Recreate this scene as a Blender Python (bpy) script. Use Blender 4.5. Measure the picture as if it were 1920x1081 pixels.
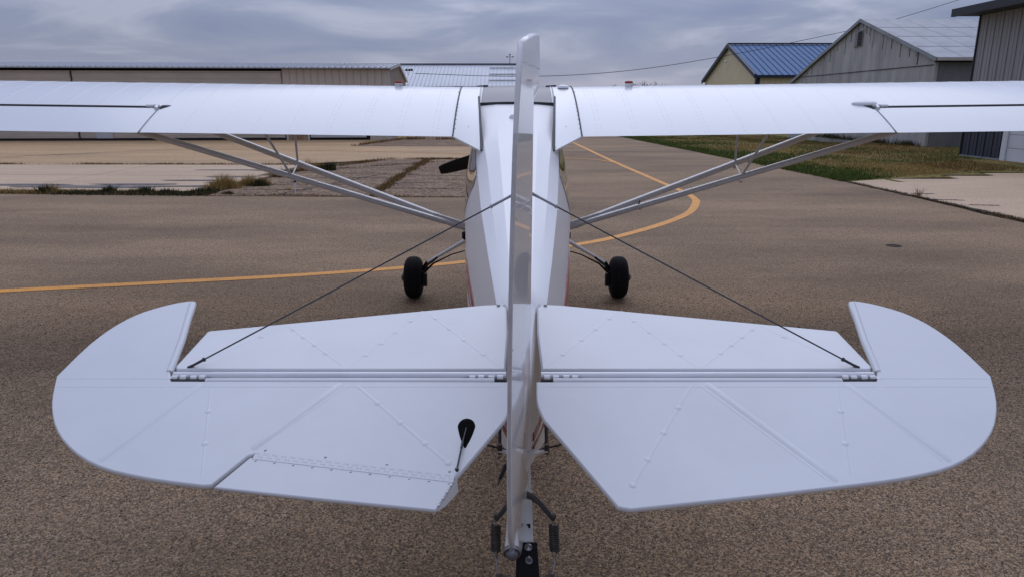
import bpy, math, random
import numpy as np
from mathutils import Vector, noise as mn
random.seed(7); rng = np.random.default_rng(11)
for o in list(bpy.data.objects): bpy.data.objects.remove(o)
sc = bpy.context.scene
C = sc.collection
R = math.radians

# ------------------------------------------------------------------ camera
cam_d = bpy.data.cameras.new('camera'); cam = bpy.data.objects.new('camera', cam_d); C.objects.link(cam)
cam.location = (0, 0, 1.85); cam.rotation_euler = (R(90 - 14.34), 0, 0)
cam_d.sensor_width = 36; cam_d.lens = 36 * 1350 / 1920; cam_d.clip_start = 0.05; cam_d.clip_end = 6000
sc.camera = cam

# ------------------------------------------------------------------ world: overcast
SUN_EL, SUN_AZ = 50, 6          # degrees; sun behind thin cloud ahead of the camera, a little to the right
w = bpy.data.worlds.new('World'); sc.world = w; w.use_nodes = True
nt = w.node_tree; nt.nodes.clear()
def N(t, **k):
    n = nt.nodes.new(t)
    for a, b in k.items(): setattr(n, a, b)
    return n
L = lambda a, b: nt.links.new(a, b)
out = N('ShaderNodeOutputWorld'); bg = N('ShaderNodeBackground'); L(bg.outputs[0], out.inputs[0])
sky = N('ShaderNodeTexSky', sky_type='NISHITA', sun_disc=False); sky.sun_elevation = R(SUN_EL); sky.sun_rotation = R(SUN_AZ)
tc = N('ShaderNodeTexCoord'); sep = N('ShaderNodeSeparateXYZ'); L(tc.outputs['Generated'], sep.inputs[0])
def M(op, a, b=None, c=None, clamp=False):
    n = N('ShaderNodeMath', operation=op); n.use_clamp = clamp
    for i, v in enumerate((a, b, c)):
        if v is None: continue
        if isinstance(v, (int, float)): n.inputs[i].default_value = v
        else: L(v, n.inputs[i])
    return n.outputs[0]
zc = M('MAXIMUM', sep.outputs[2], 0.0)
den = M('ADD', zc, 0.16)
cx = M('DIVIDE', sep.outputs[0], den); cy = M('DIVIDE', sep.outputs[1], den)
cmb = N('ShaderNodeCombineXYZ'); L(M('MULTIPLY', cx, 0.55), cmb.inputs[0]); L(M('MULTIPLY', cy, 0.62), cmb.inputs[1])
n1 = N('ShaderNodeTexNoise'); n1.inputs['Scale'].default_value = 1.75; n1.inputs['Detail'].default_value = 6; n1.inputs['Roughness'].default_value = 0.54; n1.inputs['Distortion'].default_value = 0.5
L(cmb.outputs[0], n1.inputs['Vector'])
ramp = N('ShaderNodeValToRGB'); L(n1.outputs[0], ramp.inputs[0])
e = ramp.color_ramp.elements
e[0].position = 0.36; e[0].color = (0.82, 0.85, 1.04, 1)
e[1].position = 0.62; e[1].color = (1.62, 1.50, 1.48, 1)
em = ramp.color_ramp.elements.new(0.5); em.color = (1.06, 1.05, 1.15, 1)
# luminance rises towards the zenith as under any overcast, brighter round the hidden sun
lum = M('MULTIPLY_ADD', zc, 0.34, 0.215)
sd = Vector((math.sin(R(SUN_AZ)) * math.cos(R(SUN_EL)), math.cos(R(SUN_AZ)) * math.cos(R(SUN_EL)), math.sin(R(SUN_EL))))
vd = N('ShaderNodeVectorMath', operation='DOT_PRODUCT'); L(tc.outputs['Generated'], vd.inputs[0]); vd.inputs[1].default_value = sd
glow = M('POWER', M('MAXIMUM', vd.outputs['Value'], 0.0), 7.0)
lum = M('MULTIPLY_ADD', glow, 0.45, lum)
hz = M('POWER', M('SUBTRACT', 1.0, M('MINIMUM', M('MULTIPLY', zc, 9.0), 1.0)), 2.0)   # thin bright band at the horizon
mixh = N('ShaderNodeMix', data_type='RGBA'); L(M('MULTIPLY', hz, 0.75), mixh.inputs[0]); L(ramp.outputs[0], mixh.inputs[6]); mixh.inputs[7].default_value = (1.95, 1.72, 1.70, 1)
sc1 = N('ShaderNodeVectorMath', operation='SCALE'); L(mixh.outputs[2], sc1.inputs[0]); L(lum, sc1.inputs['Scale'])
tint = N('ShaderNodeMix', data_type='RGBA', blend_type='MULTIPLY'); tint.inputs[0].default_value = 1; L(sc1.outputs[0], tint.inputs[6]); tint.inputs[7].default_value = (0.80, 0.925, 1.24, 1)
skys = N('ShaderNodeVectorMath', operation='SCALE'); L(sky.outputs[0], skys.inputs[0]); skys.inputs['Scale'].default_value = 1.0
sc2 = N('ShaderNodeVectorMath', operation='SCALE'); L(tint.outputs[2], sc2.inputs[0]); sc2.inputs['Scale'].default_value = 10.0
mx = N('ShaderNodeMix', data_type='RGBA'); mx.inputs[0].default_value = 0.93; L(skys.outputs[0], mx.inputs[6]); L(sc2.outputs[0], mx.inputs[7])
L(mx.outputs[2], bg.inputs[0]); bg.inputs[1].default_value = 0.1

sun_d = bpy.data.lights.new('sun', 'SUN'); sun = bpy.data.objects.new('sun', sun_d); C.objects.link(sun)
sun_d.energy = 0.62; sun_d.angle = R(64); sun_d.color = (1, 0.975, 0.94)
sun.rotation_euler = (-sd).to_track_quat('-Z', 'Y').to_euler()
sc.view_settings.view_transform = 'Standard'; sc.view_settings.look = 'None'; sc.view_settings.gamma = 1
sc.view_settings.exposure = 0.13; sc.view_settings.use_curve_mapping = False
sc.render.engine = 'CYCLES'

# ------------------------------------------------------------------ materials
def mat(name, base=(.8, .8, .8), rough=.5, metal=0, coat=0, spec=.5, var=0, vscale=3, bump=0, bscale=40, var2=None, stretch=(1, 1, 1), coat_rough=.05):
    m = bpy.data.materials.new(name); m.use_nodes = True
    t = m.node_tree; b = t.nodes['Principled BSDF']
    b.inputs['Base Color'].default_value = (*base, 1); b.inputs['Roughness'].default_value = rough; b.inputs['Metallic'].default_value = metal
    b.inputs['Coat Weight'].default_value = coat; b.inputs['Coat Roughness'].default_value = coat_rough; b.inputs['Specular IOR Level'].default_value = spec
    co = t.nodes.new('ShaderNodeTexCoord'); mp = t.nodes.new('ShaderNodeMapping'); mp.inputs['Scale'].default_value = stretch
    t.links.new(co.outputs['Object'], mp.inputs[0])
    if var:
        n = t.nodes.new('ShaderNodeTexNoise'); n.inputs['Scale'].default_value = vscale; n.inputs['Detail'].default_value = 6; n.inputs['Roughness'].default_value = .6
        t.links.new(mp.outputs[0], n.inputs['Vector'])
        r = t.nodes.new('ShaderNodeValToRGB'); t.links.new(n.outputs[0], r.inputs[0])
        r.color_ramp.elements[0].position = .3; r.color_ramp.elements[1].position = .7
        c2 = var2 or tuple(max(0, c * (1 - var)) for c in base)
        r.color_ramp.elements[0].color = (*c2, 1); r.color_ramp.elements[1].color = (*base, 1)
        t.links.new(r.outputs[0], b.inputs['Base Color'])
    if bump:
        n = t.nodes.new('ShaderNodeTexNoise'); n.inputs['Scale'].default_value = bscale; n.inputs['Detail'].default_value = 3
        t.links.new(mp.outputs[0], n.inputs['Vector'])
        bp = t.nodes.new('ShaderNodeBump'); bp.inputs['Strength'].default_value = 1; bp.inputs['Distance'].default_value = bump
        t.links.new(n.outputs[0], bp.inputs['Height']); t.links.new(bp.outputs[0], b.inputs['Normal'])
    return m

MT = {}
MT['paint'] = mat('white_paint', (.78, .785, .775), .35, coat=.8, var=.035, vscale=1.6, bump=.0010, bscale=7, coat_rough=.2)
MT['fabric'] = mat('painted_fabric', (.70, .71, .715), .42, coat=.3, var=.07, vscale=3.1, bump=.0016, bscale=5, coat_rough=.16)
MT['fin'] = mat('glossy_fabric', (.80, .79, .775), .38, coat=.65, var=.06, vscale=5, bump=.0022, bscale=9, coat_rough=.03, stretch=(1, 1, .5))
MT['rudder_edge'] = mat('shaded_edge_paint', (.62, .61, .60), .4, var=.25, vscale=12, bump=.001, bscale=60)  # greyer than the white paint: shade on the rear-facing edge put into the colour
MT['strut'] = mat('strut_grey', (.68, .685, .70), .3, metal=.15, coat=.4, var=.12, vscale=6)
MT['red'] = mat('red_paint', (.30, .02, .02), .3, coat=.6)
MT['redcap'] = mat('red_cap', (.42, .03, .025), .45, var=.3, vscale=30)
MT['black'] = mat('black_paint', (.007, .007, .008), .6, spec=.3, var=.4, vscale=12)
MT['rubber'] = mat('rubber', (.009, .009, .0095), .85, spec=.25, var=.5, vscale=30, bump=.001, bscale=120)
MT['seal'] = mat('dark_seal', (.045, .05, .055), .6)
MT['gap'] = mat('gap_dark', (.015, .015, .015), .9)
MT['steel'] = mat('steel', (.38, .38, .40), .32, metal=.9, var=.3, vscale=25)
MT['darksteel'] = mat('dark_steel', (.13, .125, .12), .5, metal=.6, var=.5, vscale=60, bump=.0008, bscale=200)
MT['cable'] = mat('cable', (.07, .07, .075), .4, metal=.7)
MT['smoke'] = mat('smoked_plexiglass', (.10, .10, .125), .30, var=.2, vscale=2, spec=.6)
MT['window'] = mat('side_window', (.03, .035, .035), .04, coat=1, coat_rough=.02, spec=.9, bump=.010, bscale=2.2)
MT['felt'] = mat('black_leather', (.004, .004, .004), .95, spec=.1)
MT['skin'] = mat('fuselage_paint', (.88, .87, .85), .4, coat=.15, coat_rough=.22, var=.03, vscale=2, bump=.001, bscale=6)
MT['lens'] = mat('lamp_lens', (.10, .10, .11), .05, metal=.2, coat=1)
MT['beige_old'] = mat('taupe_metal', (.60, .53, .44), .55, var=.2, vscale=1.2, stretch=(1, 1, .25))
MT['taupe_door'] = mat('taupe_door_metal', (.60, .54, .45), .55, var=.18, vscale=.8, stretch=(1, 1, 2))
MT['pale'] = mat('pale_metal', (.55, .56, .57), .5, var=.15, vscale=2)
MT['galv'] = mat('galvanised_roof', (.50, .52, .56), .42, metal=.35, var=.25, vscale=1.3)
MT['whiteroof'] = mat('white_roof', (.62, .65, .68), .42, var=.1, vscale=.3)
MT['whitewall'] = mat('white_wall', (.6, .61, .62), .5)
MT['blue'] = mat('blue_roof', (.10, .19, .35), .62, spec=.25, var=.15, vscale=.7)
MT['bluetrim'] = mat('blue_trim', (.012, .02, .045), .45)
MT['tan'] = mat('tan_siding', (.80, .68, .42), .55, var=.1, vscale=1)
MT['greywall'] = mat('weathered_grey_metal', (.50, .49, .45), .62, var=.45, vscale=1.7, var2=(.31, .305, .29), stretch=(1, 1, .22), bump=.004, bscale=3)
MT['greyside'] = mat('grey_corrugated', (.27, .27, .27), .55, var=.35, vscale=1.5, stretch=(1, 1, .3))
MT['oldroof'] = mat('old_roof', (.36, .38, .40), .5, metal=.2, var=.35, vscale=.9, var2=(.24, .255, .27), bump=.006, bscale=1.5)
MT['charcoal'] = mat('charcoal_siding', (.052, .058, .075), .5, var=.18, vscale=1.2, stretch=(1, 1, .3))
MT['slate'] = mat('slate_siding', (.36, .355, .35), .5, var=.2, vscale=1.2, stretch=(1, 1, .3))
MT['charcoaltrim'] = mat('charcoal_trim', (.02, .021, .025), .5)
MT['whitetrim'] = mat('white_trim', (.72, .73, .75), .4, var=.08, vscale=3)
MT['rust'] = mat('rusty_sheet', (.42, .30, .17), .8, var=.6, vscale=5, var2=(.17, .08, .035))
MT['stain'] = mat('stain', (.05, .05, .05), .9)
MT['wood'] = mat('bark', (.07, .06, .055), .9, var=.4, vscale=8)
MT['line'] = None

def ground_mat(name, dark, light, spot, scale, rough, big=((.9, .9, .9), (1.12, 1.12, 1.12)), bumpd=.004, streak=False, bigscale=.35):
    m = bpy.data.materials.new(name); m.use_nodes = True; t = m.node_tree; b = t.nodes['Principled BSDF']
    nd = t.nodes.new; lk = t.links.new
    co = nd('ShaderNodeTexCoord')
    v = nd('ShaderNodeTexVoronoi'); v.inputs['Scale'].default_value = scale; lk(co.outputs['Object'], v.inputs['Vector'])
    s = nd('ShaderNodeSeparateColor'); lk(v.outputs['Color'], s.inputs[0])
    r = nd('ShaderNodeValToRGB'); lk(s.outputs[0], r.inputs[0])
    el = r.color_ramp.elements; el[0].position = 0; el[0].color = (*dark, 1); el[1].position = .72; el[1].color = (*light, 1)
    x = el.new(.97); x.color = (*spot, 1)
    n = nd('ShaderNodeTexNoise'); n.inputs['Scale'].default_value = bigscale; n.inputs['Detail'].default_value = 8; n.inputs['Roughness'].default_value = .62
    mp = nd('ShaderNodeMapping'); mp.inputs['Scale'].default_value = (.45, 1.2, 1) if streak else (1, 1, 1)
    lk(co.outputs['Object'], mp.inputs[0]); lk(mp.outputs[0], n.inputs['Vector'])
    r2 = nd('ShaderNodeValToRGB'); lk(n.outputs[0], r2.inputs[0]); r2.color_ramp.elements[0].position = .36; r2.color_ramp.elements[1].position = .64
    r2.color_ramp.elements[0].color = (*big[0], 1); r2.color_ramp.elements[1].color = (*big[1], 1)
    mu = nd('ShaderNodeMix'); mu.data_type = 'RGBA'; mu.blend_type = 'MULTIPLY'; mu.inputs[0].default_value = 1
    lk(r.outputs[0], mu.inputs[6]); lk(r2.outputs[0], mu.inputs[7])
    lk(mu.outputs[2], b.inputs['Base Color']); b.inputs['Roughness'].default_value = rough; b.inputs['Specular IOR Level'].default_value = .22
    n2 = nd('ShaderNodeTexNoise'); n2.inputs['Scale'].default_value = scale * .8; n2.inputs['Detail'].default_value = 4; lk(co.outputs['Object'], n2.inputs['Vector'])
    ad = nd('ShaderNodeMath'); ad.operation = 'SUBTRACT'; lk(n2.outputs[0], ad.inputs[0]); lk(v.outputs['Distance'], ad.inputs[1])
    bp = nd('ShaderNodeBump'); bp.inputs['Strength'].default_value = 1; bp.inputs['Distance'].default_value = bumpd
    lk(ad.outputs[0], bp.inputs['Height']); lk(bp.outputs[0], b.inputs['Normal'])
    return m
MT['asphalt'] = ground_mat('asphalt_chipseal', (.12, .080, .047), (.385, .262, .156), (.46, .34, .21), 120, .85, big=((.66, .65, .66), (1.16, 1.14, 1.12)), bumpd=.0035, streak=True)
MT['asphalt_far'] = ground_mat('asphalt_pale', (.36, .23, .115), (.56, .37, .195), (.60, .43, .25), 45, .75, big=((.85, .85, .86), (1.08, 1.06, 1.03)), bumpd=.003, streak=True, bigscale=.5)
MT['patch'] = ground_mat('old_asphalt', (.10, .066, .04), (.32, .215, .13), (.42, .30, .2), 22, .85, big=((.66, .64, .64), (1.1, 1.08, 1.05)), bumpd=.012, bigscale=1.4)
MT['concrete'] = ground_mat('concrete_slab', (.48, .345, .225), (.61, .455, .30), (.66, .50, .34), 60, .8, big=((.90, .89, .88), (1.05, 1.05, 1.05)), bumpd=.001, streak=True, bigscale=.6)
MT['soil'] = ground_mat('dry_grass_ground', (.06, .05, .03), (.16, .12, .07), (.2, .17, .09), 6, .95, big=((.75, .8, .7), (1.15, 1.1, 1.0)), bumpd=.02)
MT['lawn'] = ground_mat('lawn_ground', (.07, .066, .015), (.26, .18, .06), (.32, .23, .08), 14, .95, big=((.55, .75, .5), (1.25, 1.15, 1.1)), bumpd=.03, streak=True, bigscale=.45)

def island_mat(name, cols, rough=.8):
    m = bpy.data.materials.new(name); m.use_nodes = True; t = m.node_tree; b = t.nodes['Principled BSDF']
    g = t.nodes.new('ShaderNodeNewGeometry'); r = t.nodes.new('ShaderNodeValToRGB'); t.links.new(g.outputs['Random Per Island'], r.inputs[0])
    el = r.color_ramp.elements; el[0].color = (*cols[0], 1); el[1].color = (*cols[-1], 1)
    for i, c in enumerate(cols[1:-1]): x = el.new((i + 1) / (len(cols) - 1)); x.color = (*c, 1)
    t.links.new(r.outputs[0], b.inputs['Base Color']); b.inputs['Roughness'].default_value = rough; b.inputs['Specular IOR Level'].default_value = .3
    return m
MT['chips'] = island_mat('stone_chips', [(.045, .032, .022), (.075, .053, .036), (.105, .076, .053), (.135, .10, .070), (.175, .133, .095), (.11, .086, .066), (.27, .22, .17)])
MT['green'] = island_mat('green_blades', [(.03, .065, .008), (.06, .11, .014), (.10, .14, .022), (.17, .16, .035)])
MT['weed'] = island_mat('weed_leaves', [(.020, .024, .008), (.045, .048, .016), (.10, .085, .035)])
MT['dry'] = island_mat('dry_blades', [(.22, .135, .035), (.38, .25, .075), (.50, .35, .13), (.27, .15, .045)])
MT['drybrown'] = island_mat('brown_blades', [(.09, .05, .018), (.22, .13, .045), (.32, .20, .075)])

def line_mat():
    m = mat('yellow_line_paint', (.86, .36, .020), .6, var=.2, vscale=4, var2=(.70, .28, .02), bump=.002, bscale=60)
    t = m.node_tree; b = t.nodes['Principled BSDF']
    co = t.nodes['Texture Coordinate']; n = t.nodes.new('ShaderNodeTexNoise'); n.inputs['Scale'].default_value = 70; n.inputs['Detail'].default_value = 3
    t.links.new(co.outputs['Object'], n.inputs['Vector'])
    r = t.nodes.new('ShaderNodeValToRGB'); r.color_ramp.elements[0].position = .57; r.color_ramp.elements[1].position = .66
    t.links.new(n.outputs[0], r.inputs[0])
    src = b.inputs['Base Color'].links[0].from_socket
    mx = t.nodes.new('ShaderNodeMix'); mx.data_type = 'RGBA'; t.links.new(r.outputs[0], mx.inputs[0]); t.links.new(src, mx.inputs[6]); mx.inputs[7].default_value = (.14, .10, .07, 1)
    t.links.new(mx.outputs[2], b.inputs['Base Color'])
    return m
MT['line'] = line_mat()

# ------------------------------------------------------------------ mesh helpers
class MB:
    def __init__(s): s.v = []; s.f = []; s.sm = []
    def add(s, vs, fs, smooth=False):
        b = len(s.v); s.v += [tuple(map(float, p)) for p in vs]
        for f in fs: s.f.append(tuple(b + i for i in f)); s.sm.append(smooth)
    def box(s, x0, x1, y0, y1, z0, z1):
        s.add([(x0, y0, z0), (x1, y0, z0), (x1, y1, z0), (x0, y1, z0), (x0, y0, z1), (x1, y0, z1), (x1, y1, z1), (x0, y1, z1)],
              [(0, 3, 2, 1), (4, 5, 6, 7), (0, 1, 5, 4), (1, 2, 6, 5), (2, 3, 7, 6), (3, 0, 4, 7)])
    def tube(s, pts, r, n=10, smooth=True, flat=1.0, up=(0, 0, 1), cap=True):
        pts = [Vector(p) for p in pts]; rs = r if isinstance(r, (list, tuple)) else [r] * len(pts)
        rings = []; 
        for i, p in enumerate(pts):
            d = (pts[min(i + 1, len(pts) - 1)] - pts[max(i - 1, 0)]).normalized()
            a = d.cross(Vector(up)); 
            if a.length < 1e-4: a = d.cross(Vector((1, 0, 0)))
            a.normalize(); b = a.cross(d).normalized()
            rings.append([p + a * math.cos(t) * rs[i] + b * math.sin(t) * rs[i] * flat for t in [2 * math.pi * k / n for k in range(n)]])
        s.loft(rings, smooth, cap)
    def loft(s, rings, smooth=True, cap=True, closed=True):
        n = len(rings[0]); vs = [p for r in rings for p in r]; fs = []
        for i in range(len(rings) - 1):
            for k in range(n if closed else n - 1):
                k2 = (k + 1) % n; fs.append((i * n + k, i * n + k2, (i + 1) * n + k2, (i + 1) * n + k))
        s.add(vs, fs, smooth)
        if cap:
            s.add(rings[0], [tuple(reversed(range(n)))]); s.add(rings[-1], [tuple(range(n))])
    def lathe(s, c, axis, prof, n=24, smooth=True):   # prof: (dist along axis, radius)
        ax = Vector(axis).normalized(); a = ax.orthogonal().normalized(); b = ax.cross(a); c = Vector(c)
        rings = [[c + ax * h + (a * math.cos(2 * math.pi * k / n) + b * math.sin(2 * math.pi * k / n)) * max(r, 1e-4) for k in range(n)] for h, r in prof]
        s.loft(rings, smooth, True)
    def grid(s, P, nu, nv, smooth=True):
        vs = [P(i / nu, j / nv) for i in range(nu + 1) for j in range(nv + 1)]
        s.add(vs, [(i * (nv + 1) + j, (i + 1) * (nv + 1) + j, (i + 1) * (nv + 1) + j + 1, i * (nv + 1) + j + 1) for i in range(nu) for j in range(nv)], smooth)
    def mesh(s, name, m):
        me = bpy.data.meshes.new(name); me.from_pydata(s.v, [], s.f); me.materials.append(m)
        me.polygons.foreach_set('use_smooth', s.sm)
        import bmesh
        bm = bmesh.new(); bm.from_mesh(me); bmesh.ops.recalc_face_normals(bm, faces=bm.faces); bm.to_mesh(me); bm.free()
        me.update(); return me
    def build(s, name, m, parent=None, loc=(0, 0, 0), kind=None, label=None):
        return link(name, s.mesh(name, m if not isinstance(m, str) else MT[m]), parent, loc, kind, label)
def link(name, me, parent=None, loc=(0, 0, 0), kind=None, label=None):
    o = bpy.data.objects.new(name, me); C.objects.link(o); o.location = loc
    if parent: o.parent = parent
    if kind: o['kind'] = kind
    if label: o['label'] = label
    return o
def thing(name, label, cat, loc=(0, 0, 0), rz=0, group=None):
    o = bpy.data.objects.new(name, None); C.objects.link(o); o.location = loc; o.rotation_euler = (0, 0, rz); o.empty_display_size = .2
    o['label'] = label; o['category'] = cat
    if group: o['group'] = group
    return o
def tag(o, label, cat, group=None):
    o['label'] = label; o['category'] = cat
    if group: o['group'] = group
    return o
def bigmesh(name, v, f, m):
    me = bpy.data.meshes.new(name); v = np.asarray(v, 'f4'); f = np.asarray(f, 'i4'); k = f.shape[1]
    me.vertices.add(len(v)); me.vertices.foreach_set('co', v.ravel())
    me.loops.add(f.size); me.loops.foreach_set('vertex_index', f.ravel())
    me.polygons.add(len(f)); me.polygons.foreach_set('loop_start', np.arange(len(f), dtype='i4') * k)
    me.update(calc_edges=True); me.validate(); me.materials.append(m); return me
def offset_poly(P, d):
    n = len(P); out = []
    A = sum(P[i][0] * P[(i + 1) % n][1] - P[(i + 1) % n][0] * P[i][1] for i in range(n)); sg = 1 if A > 0 else -1
    for i in range(n):
        p0, p, p2 = Vector(P[i - 1]), Vector(P[i]), Vector(P[(i + 1) % n])
        a = (p - p0).normalized(); b = (p2 - p).normalized()
        na = Vector((-a.y, a.x)) * sg; nb = Vector((-b.y, b.x)) * sg
        m = (na + nb); 
        if m.length < 1e-5: m = na
        m.normalize(); c = max(.35, m.dot(na)); out.append(p + m * d / c)
    return [tuple(q) for q in out]
def smooth_poly(P, keep=(), it=2):
    # Chaikin corner cutting except at the kept indices
    pts = [(p, i in keep) for i, p in enumerate(P)]
    for _ in range(it):
        n = len(pts); o = []
        for i in range(n):
            (p, kp) = pts[i]; a = pts[i - 1][0]; b = pts[(i + 1) % n][0]
            if kp: o.append((p, True))
            else:
                o.append(((p[0] * .75 + a[0] * .25, p[1] * .75 + a[1] * .25), False)); o.append(((p[0] * .75 + b[0] * .25, p[1] * .75 + b[1] * .25), False))
        pts = o
    return [p for p, _ in pts]
def plate(mb, P, fn, r=.012, ex=.5):
    """rounded-edge slab: outline P in plane coords, fn(a,b,h)->xyz"""
    rings = []
    for th in (-90, -60, -30, 0, 30, 60, 90):
        t = R(th); Q = offset_poly(P, ex * r * (1 - math.cos(t)))
        rings.append([Vector(fn(a, b, r * math.sin(t))) for a, b in Q])
    mb.loft(rings, True, True)

def gz(x, y):      # the ground falls gently behind the lawn on the right
    a = min(max((x - 10) / 6, 0), 1); b = min(max((y - 33) / 10, 0), 1)
    return -0.32 * (a * a * (3 - 2 * a)) * (b * b * (3 - 2 * b))

# ------------------------------------------------------------------ ground and pavements
def ground():
    xs = np.concatenate([[-2500, -900, -300, -100], np.linspace(-60, 60, 61), [100, 300, 900, 2500]])
    ys = np.concatenate([[-400, -60, -10], np.linspace(0, 90, 46), [130, 250, 600, 1500, 4000]])
    v = [(x, y, -0.03 + gz(x, y)) for x in xs for y in ys]; n = len(ys)
    f = [(i * n + j, (i + 1) * n + j, (i + 1) * n + j + 1, i * n + j + 1) for i in range(len(xs) - 1) for j in range(n - 1)]
    o = link('ground', bigmesh('ground', v, f, MT['soil'])); o['kind'] = 'structure'
ground()
def sheet(name, pts, z, m, kind='structure', parent=None, th=0, label=None):
    mb = MB()
    if th:
        n = len(pts); mb.loft([[(x, y, z - th) for x, y in pts], [(x, y, z) for x, y in pts]], False, True)
    else: mb.add([(x, y, z) for x, y in pts], [tuple(range(len(pts)))])
    return mb.build(name, m, parent, kind=kind, label=label)
def wob(a, b, n, amp, seed=0):
    a = Vector(a); b = Vector(b); d = (b - a); nrm = Vector((-d.y, d.x)).normalized(); o = []
    for i in range(n + 1):
        t = i / n; k = mn.noise(Vector((t * n * .7, seed, 0))) * amp + mn.noise(Vector((t * n * 2.3, seed, 5))) * amp * .4
        o.append(tuple(a + d * t + nrm * k))
    return o
# taxiway apron in front (dark chip seal) : right edge at X = 8.1, far edge of the left part at Y ~ 15
edge_r = wob((8.25, -10), (8.22, 18), 40, .10, 3) + wob((8.22, 18), (6.2, 45), 40, .12, 4)[1:]
asp = [(-60, -12), (8.25, -12)] + edge_r + [(4.5, 75), (-1.2, 75), (-0.9, 14.7)] + [(-6, 14.95), (-11, 15.35), (-60, 18.8)]
sheet('asphalt_apron', asp, 0.0, MT['asphalt'])
sheet('far_taxiway', [(-60, 25.2), (-16.2, 23.1), (-7.2, 22.95), (-4, 25.3), (-1.205, 25.2), (-1.205, 60), (-60, 60)], 0.0, MT['asphalt_far'])
# concrete slabs (left) : one object per pour
pad = thing('concrete_pad', 'old pale concrete pad with dark stains beyond the weed strip on the left', 'concrete pad', (0, 0, 0))
pad['kind'] = 'structure'
xs = [-40, -31, -23.5, -16.2, -11.2, -6.6]
for i in range(5):
    for j, (y0, y1) in enumerate(((0, .5), (.5, 1))):
        x0, x1 = xs[i] + .012, xs[i + 1] - .012
        lo = lambda x: 15.75 + (-x - 7) * .055; hi = lambda x: 22.75 + (-x - 7) * .02
        q = lambda x, t: (x, lo(x) * (1 - t) + hi(x) * t)
        if i == 4: pts = [q(x0, y0 + .002), (q(x1, y0)[0] - .2, q(x1, y0 + .002)[1]), (x1 + .2, q(x1, y1 - .002)[1]), q(x0, y1 - .002)]
        else: pts = [q(x0, y0 + .002), q(x1, y0 + .002), q(x1, y1 - .002), q(x0, y1 - .002)]
        sheet('slab', pts, .012 + random.uniform(-.003, .003), MT['concrete'], None, pad, th=.06)
# tar stains on the pad: irregular elongated blotches
def blotch(cx, cy, ax, ay, seed, n=26):
    return [(cx + ax * math.cos(t) * (1 + .5 * mn.noise(Vector((math.cos(t) * 2, math.sin(t) * 2, seed)))), cy + ay * math.sin(t) * (1 + .6 * mn.noise(Vector((math.cos(t) * 3, math.sin(t) * 3, seed + 9))))) for t in [2 * math.pi * k / n for k in range(n)]]
MT['tar'] = mat('tar_stain', (.20, .175, .165), .8, var=.35, vscale=2, var2=(.13, .115, .11))
for k, (cx, cy, ax, ay) in enumerate([(-9.6, 16.6, 1.9, .25), (-8.9, 17.1, 1.0, .16), (-7.9, 18.0, .8, .12), (-7.3, 18.9, .75, .1), (-7.5, 16.7, .8, .12), (-12.5, 17.0, 2.2, .16), (-6.9, 20.8, .7, .12), (-8.0, 20.9, 1.1, .08), (-6.9, 17.5, .6, .08)]):
    tb = sheet('tar_stain', blotch(cx, cy, ax, ay, k), .0195 + k * .0004, MT['tar'], None, pad)
# cracked old asphalt panels between the pad and the fuselage
old = thing('cracked_asphalt_patch', 'weathered cracked old asphalt with weeds in its joints, behind the propeller', 'old asphalt', (0, 0, 0)); old['kind'] = 'structure'
def jag(a, b, n, amp, s): return wob(a, b, n, amp, s)
cells = [[(-6.4, 14.95), (-2.95, 14.85), (-3.0, 19.6), (-6.1, 20.0)], [(-6.05, 20.1), (-3.0, 19.7), (-2.9, 25.1), (-4.6, 25.2)], [(-2.85, 14.83), (-.62, 14.75), (-.62, 18.9), (-2.9, 19.5)], [(-2.9, 19.62), (-.62, 19.02), (-.62, 25.1), (-2.85, 25.1)]]
for k, c in enumerate(cells):
    pts = []
    for i in range(4): pts += jag(c[i], c[(i + 1) % 4], 14, .05, k * 4 + i)[:-1]
    sheet('asphalt_panel', pts, .014 - .002 * k, MT['patch'], None, old, th=.03)
cells2 = [[(-7.2, 33.2), (-.62, 33.0), (-.62, 39), (-6.0, 39.5)], [(-5.9, 39.7), (-.62, 39.2), (-.62, 46), (-5.4, 46)]]
old2 = thing('cracked_asphalt_patch', 'small far patch of cracked asphalt right of the taupe hangar', 'old asphalt', (0, 0, 0)); old2['kind'] = 'structure'
for k, c in enumerate(cells2):
    pts = []
    for i in range(4): pts += jag(c[i], c[(i + 1) % 4], 12, .10, 40 + k * 4 + i)[:-1]
    sheet('asphalt_panel', pts, .012, MT['patch'], None, old2, th=.02)
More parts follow.
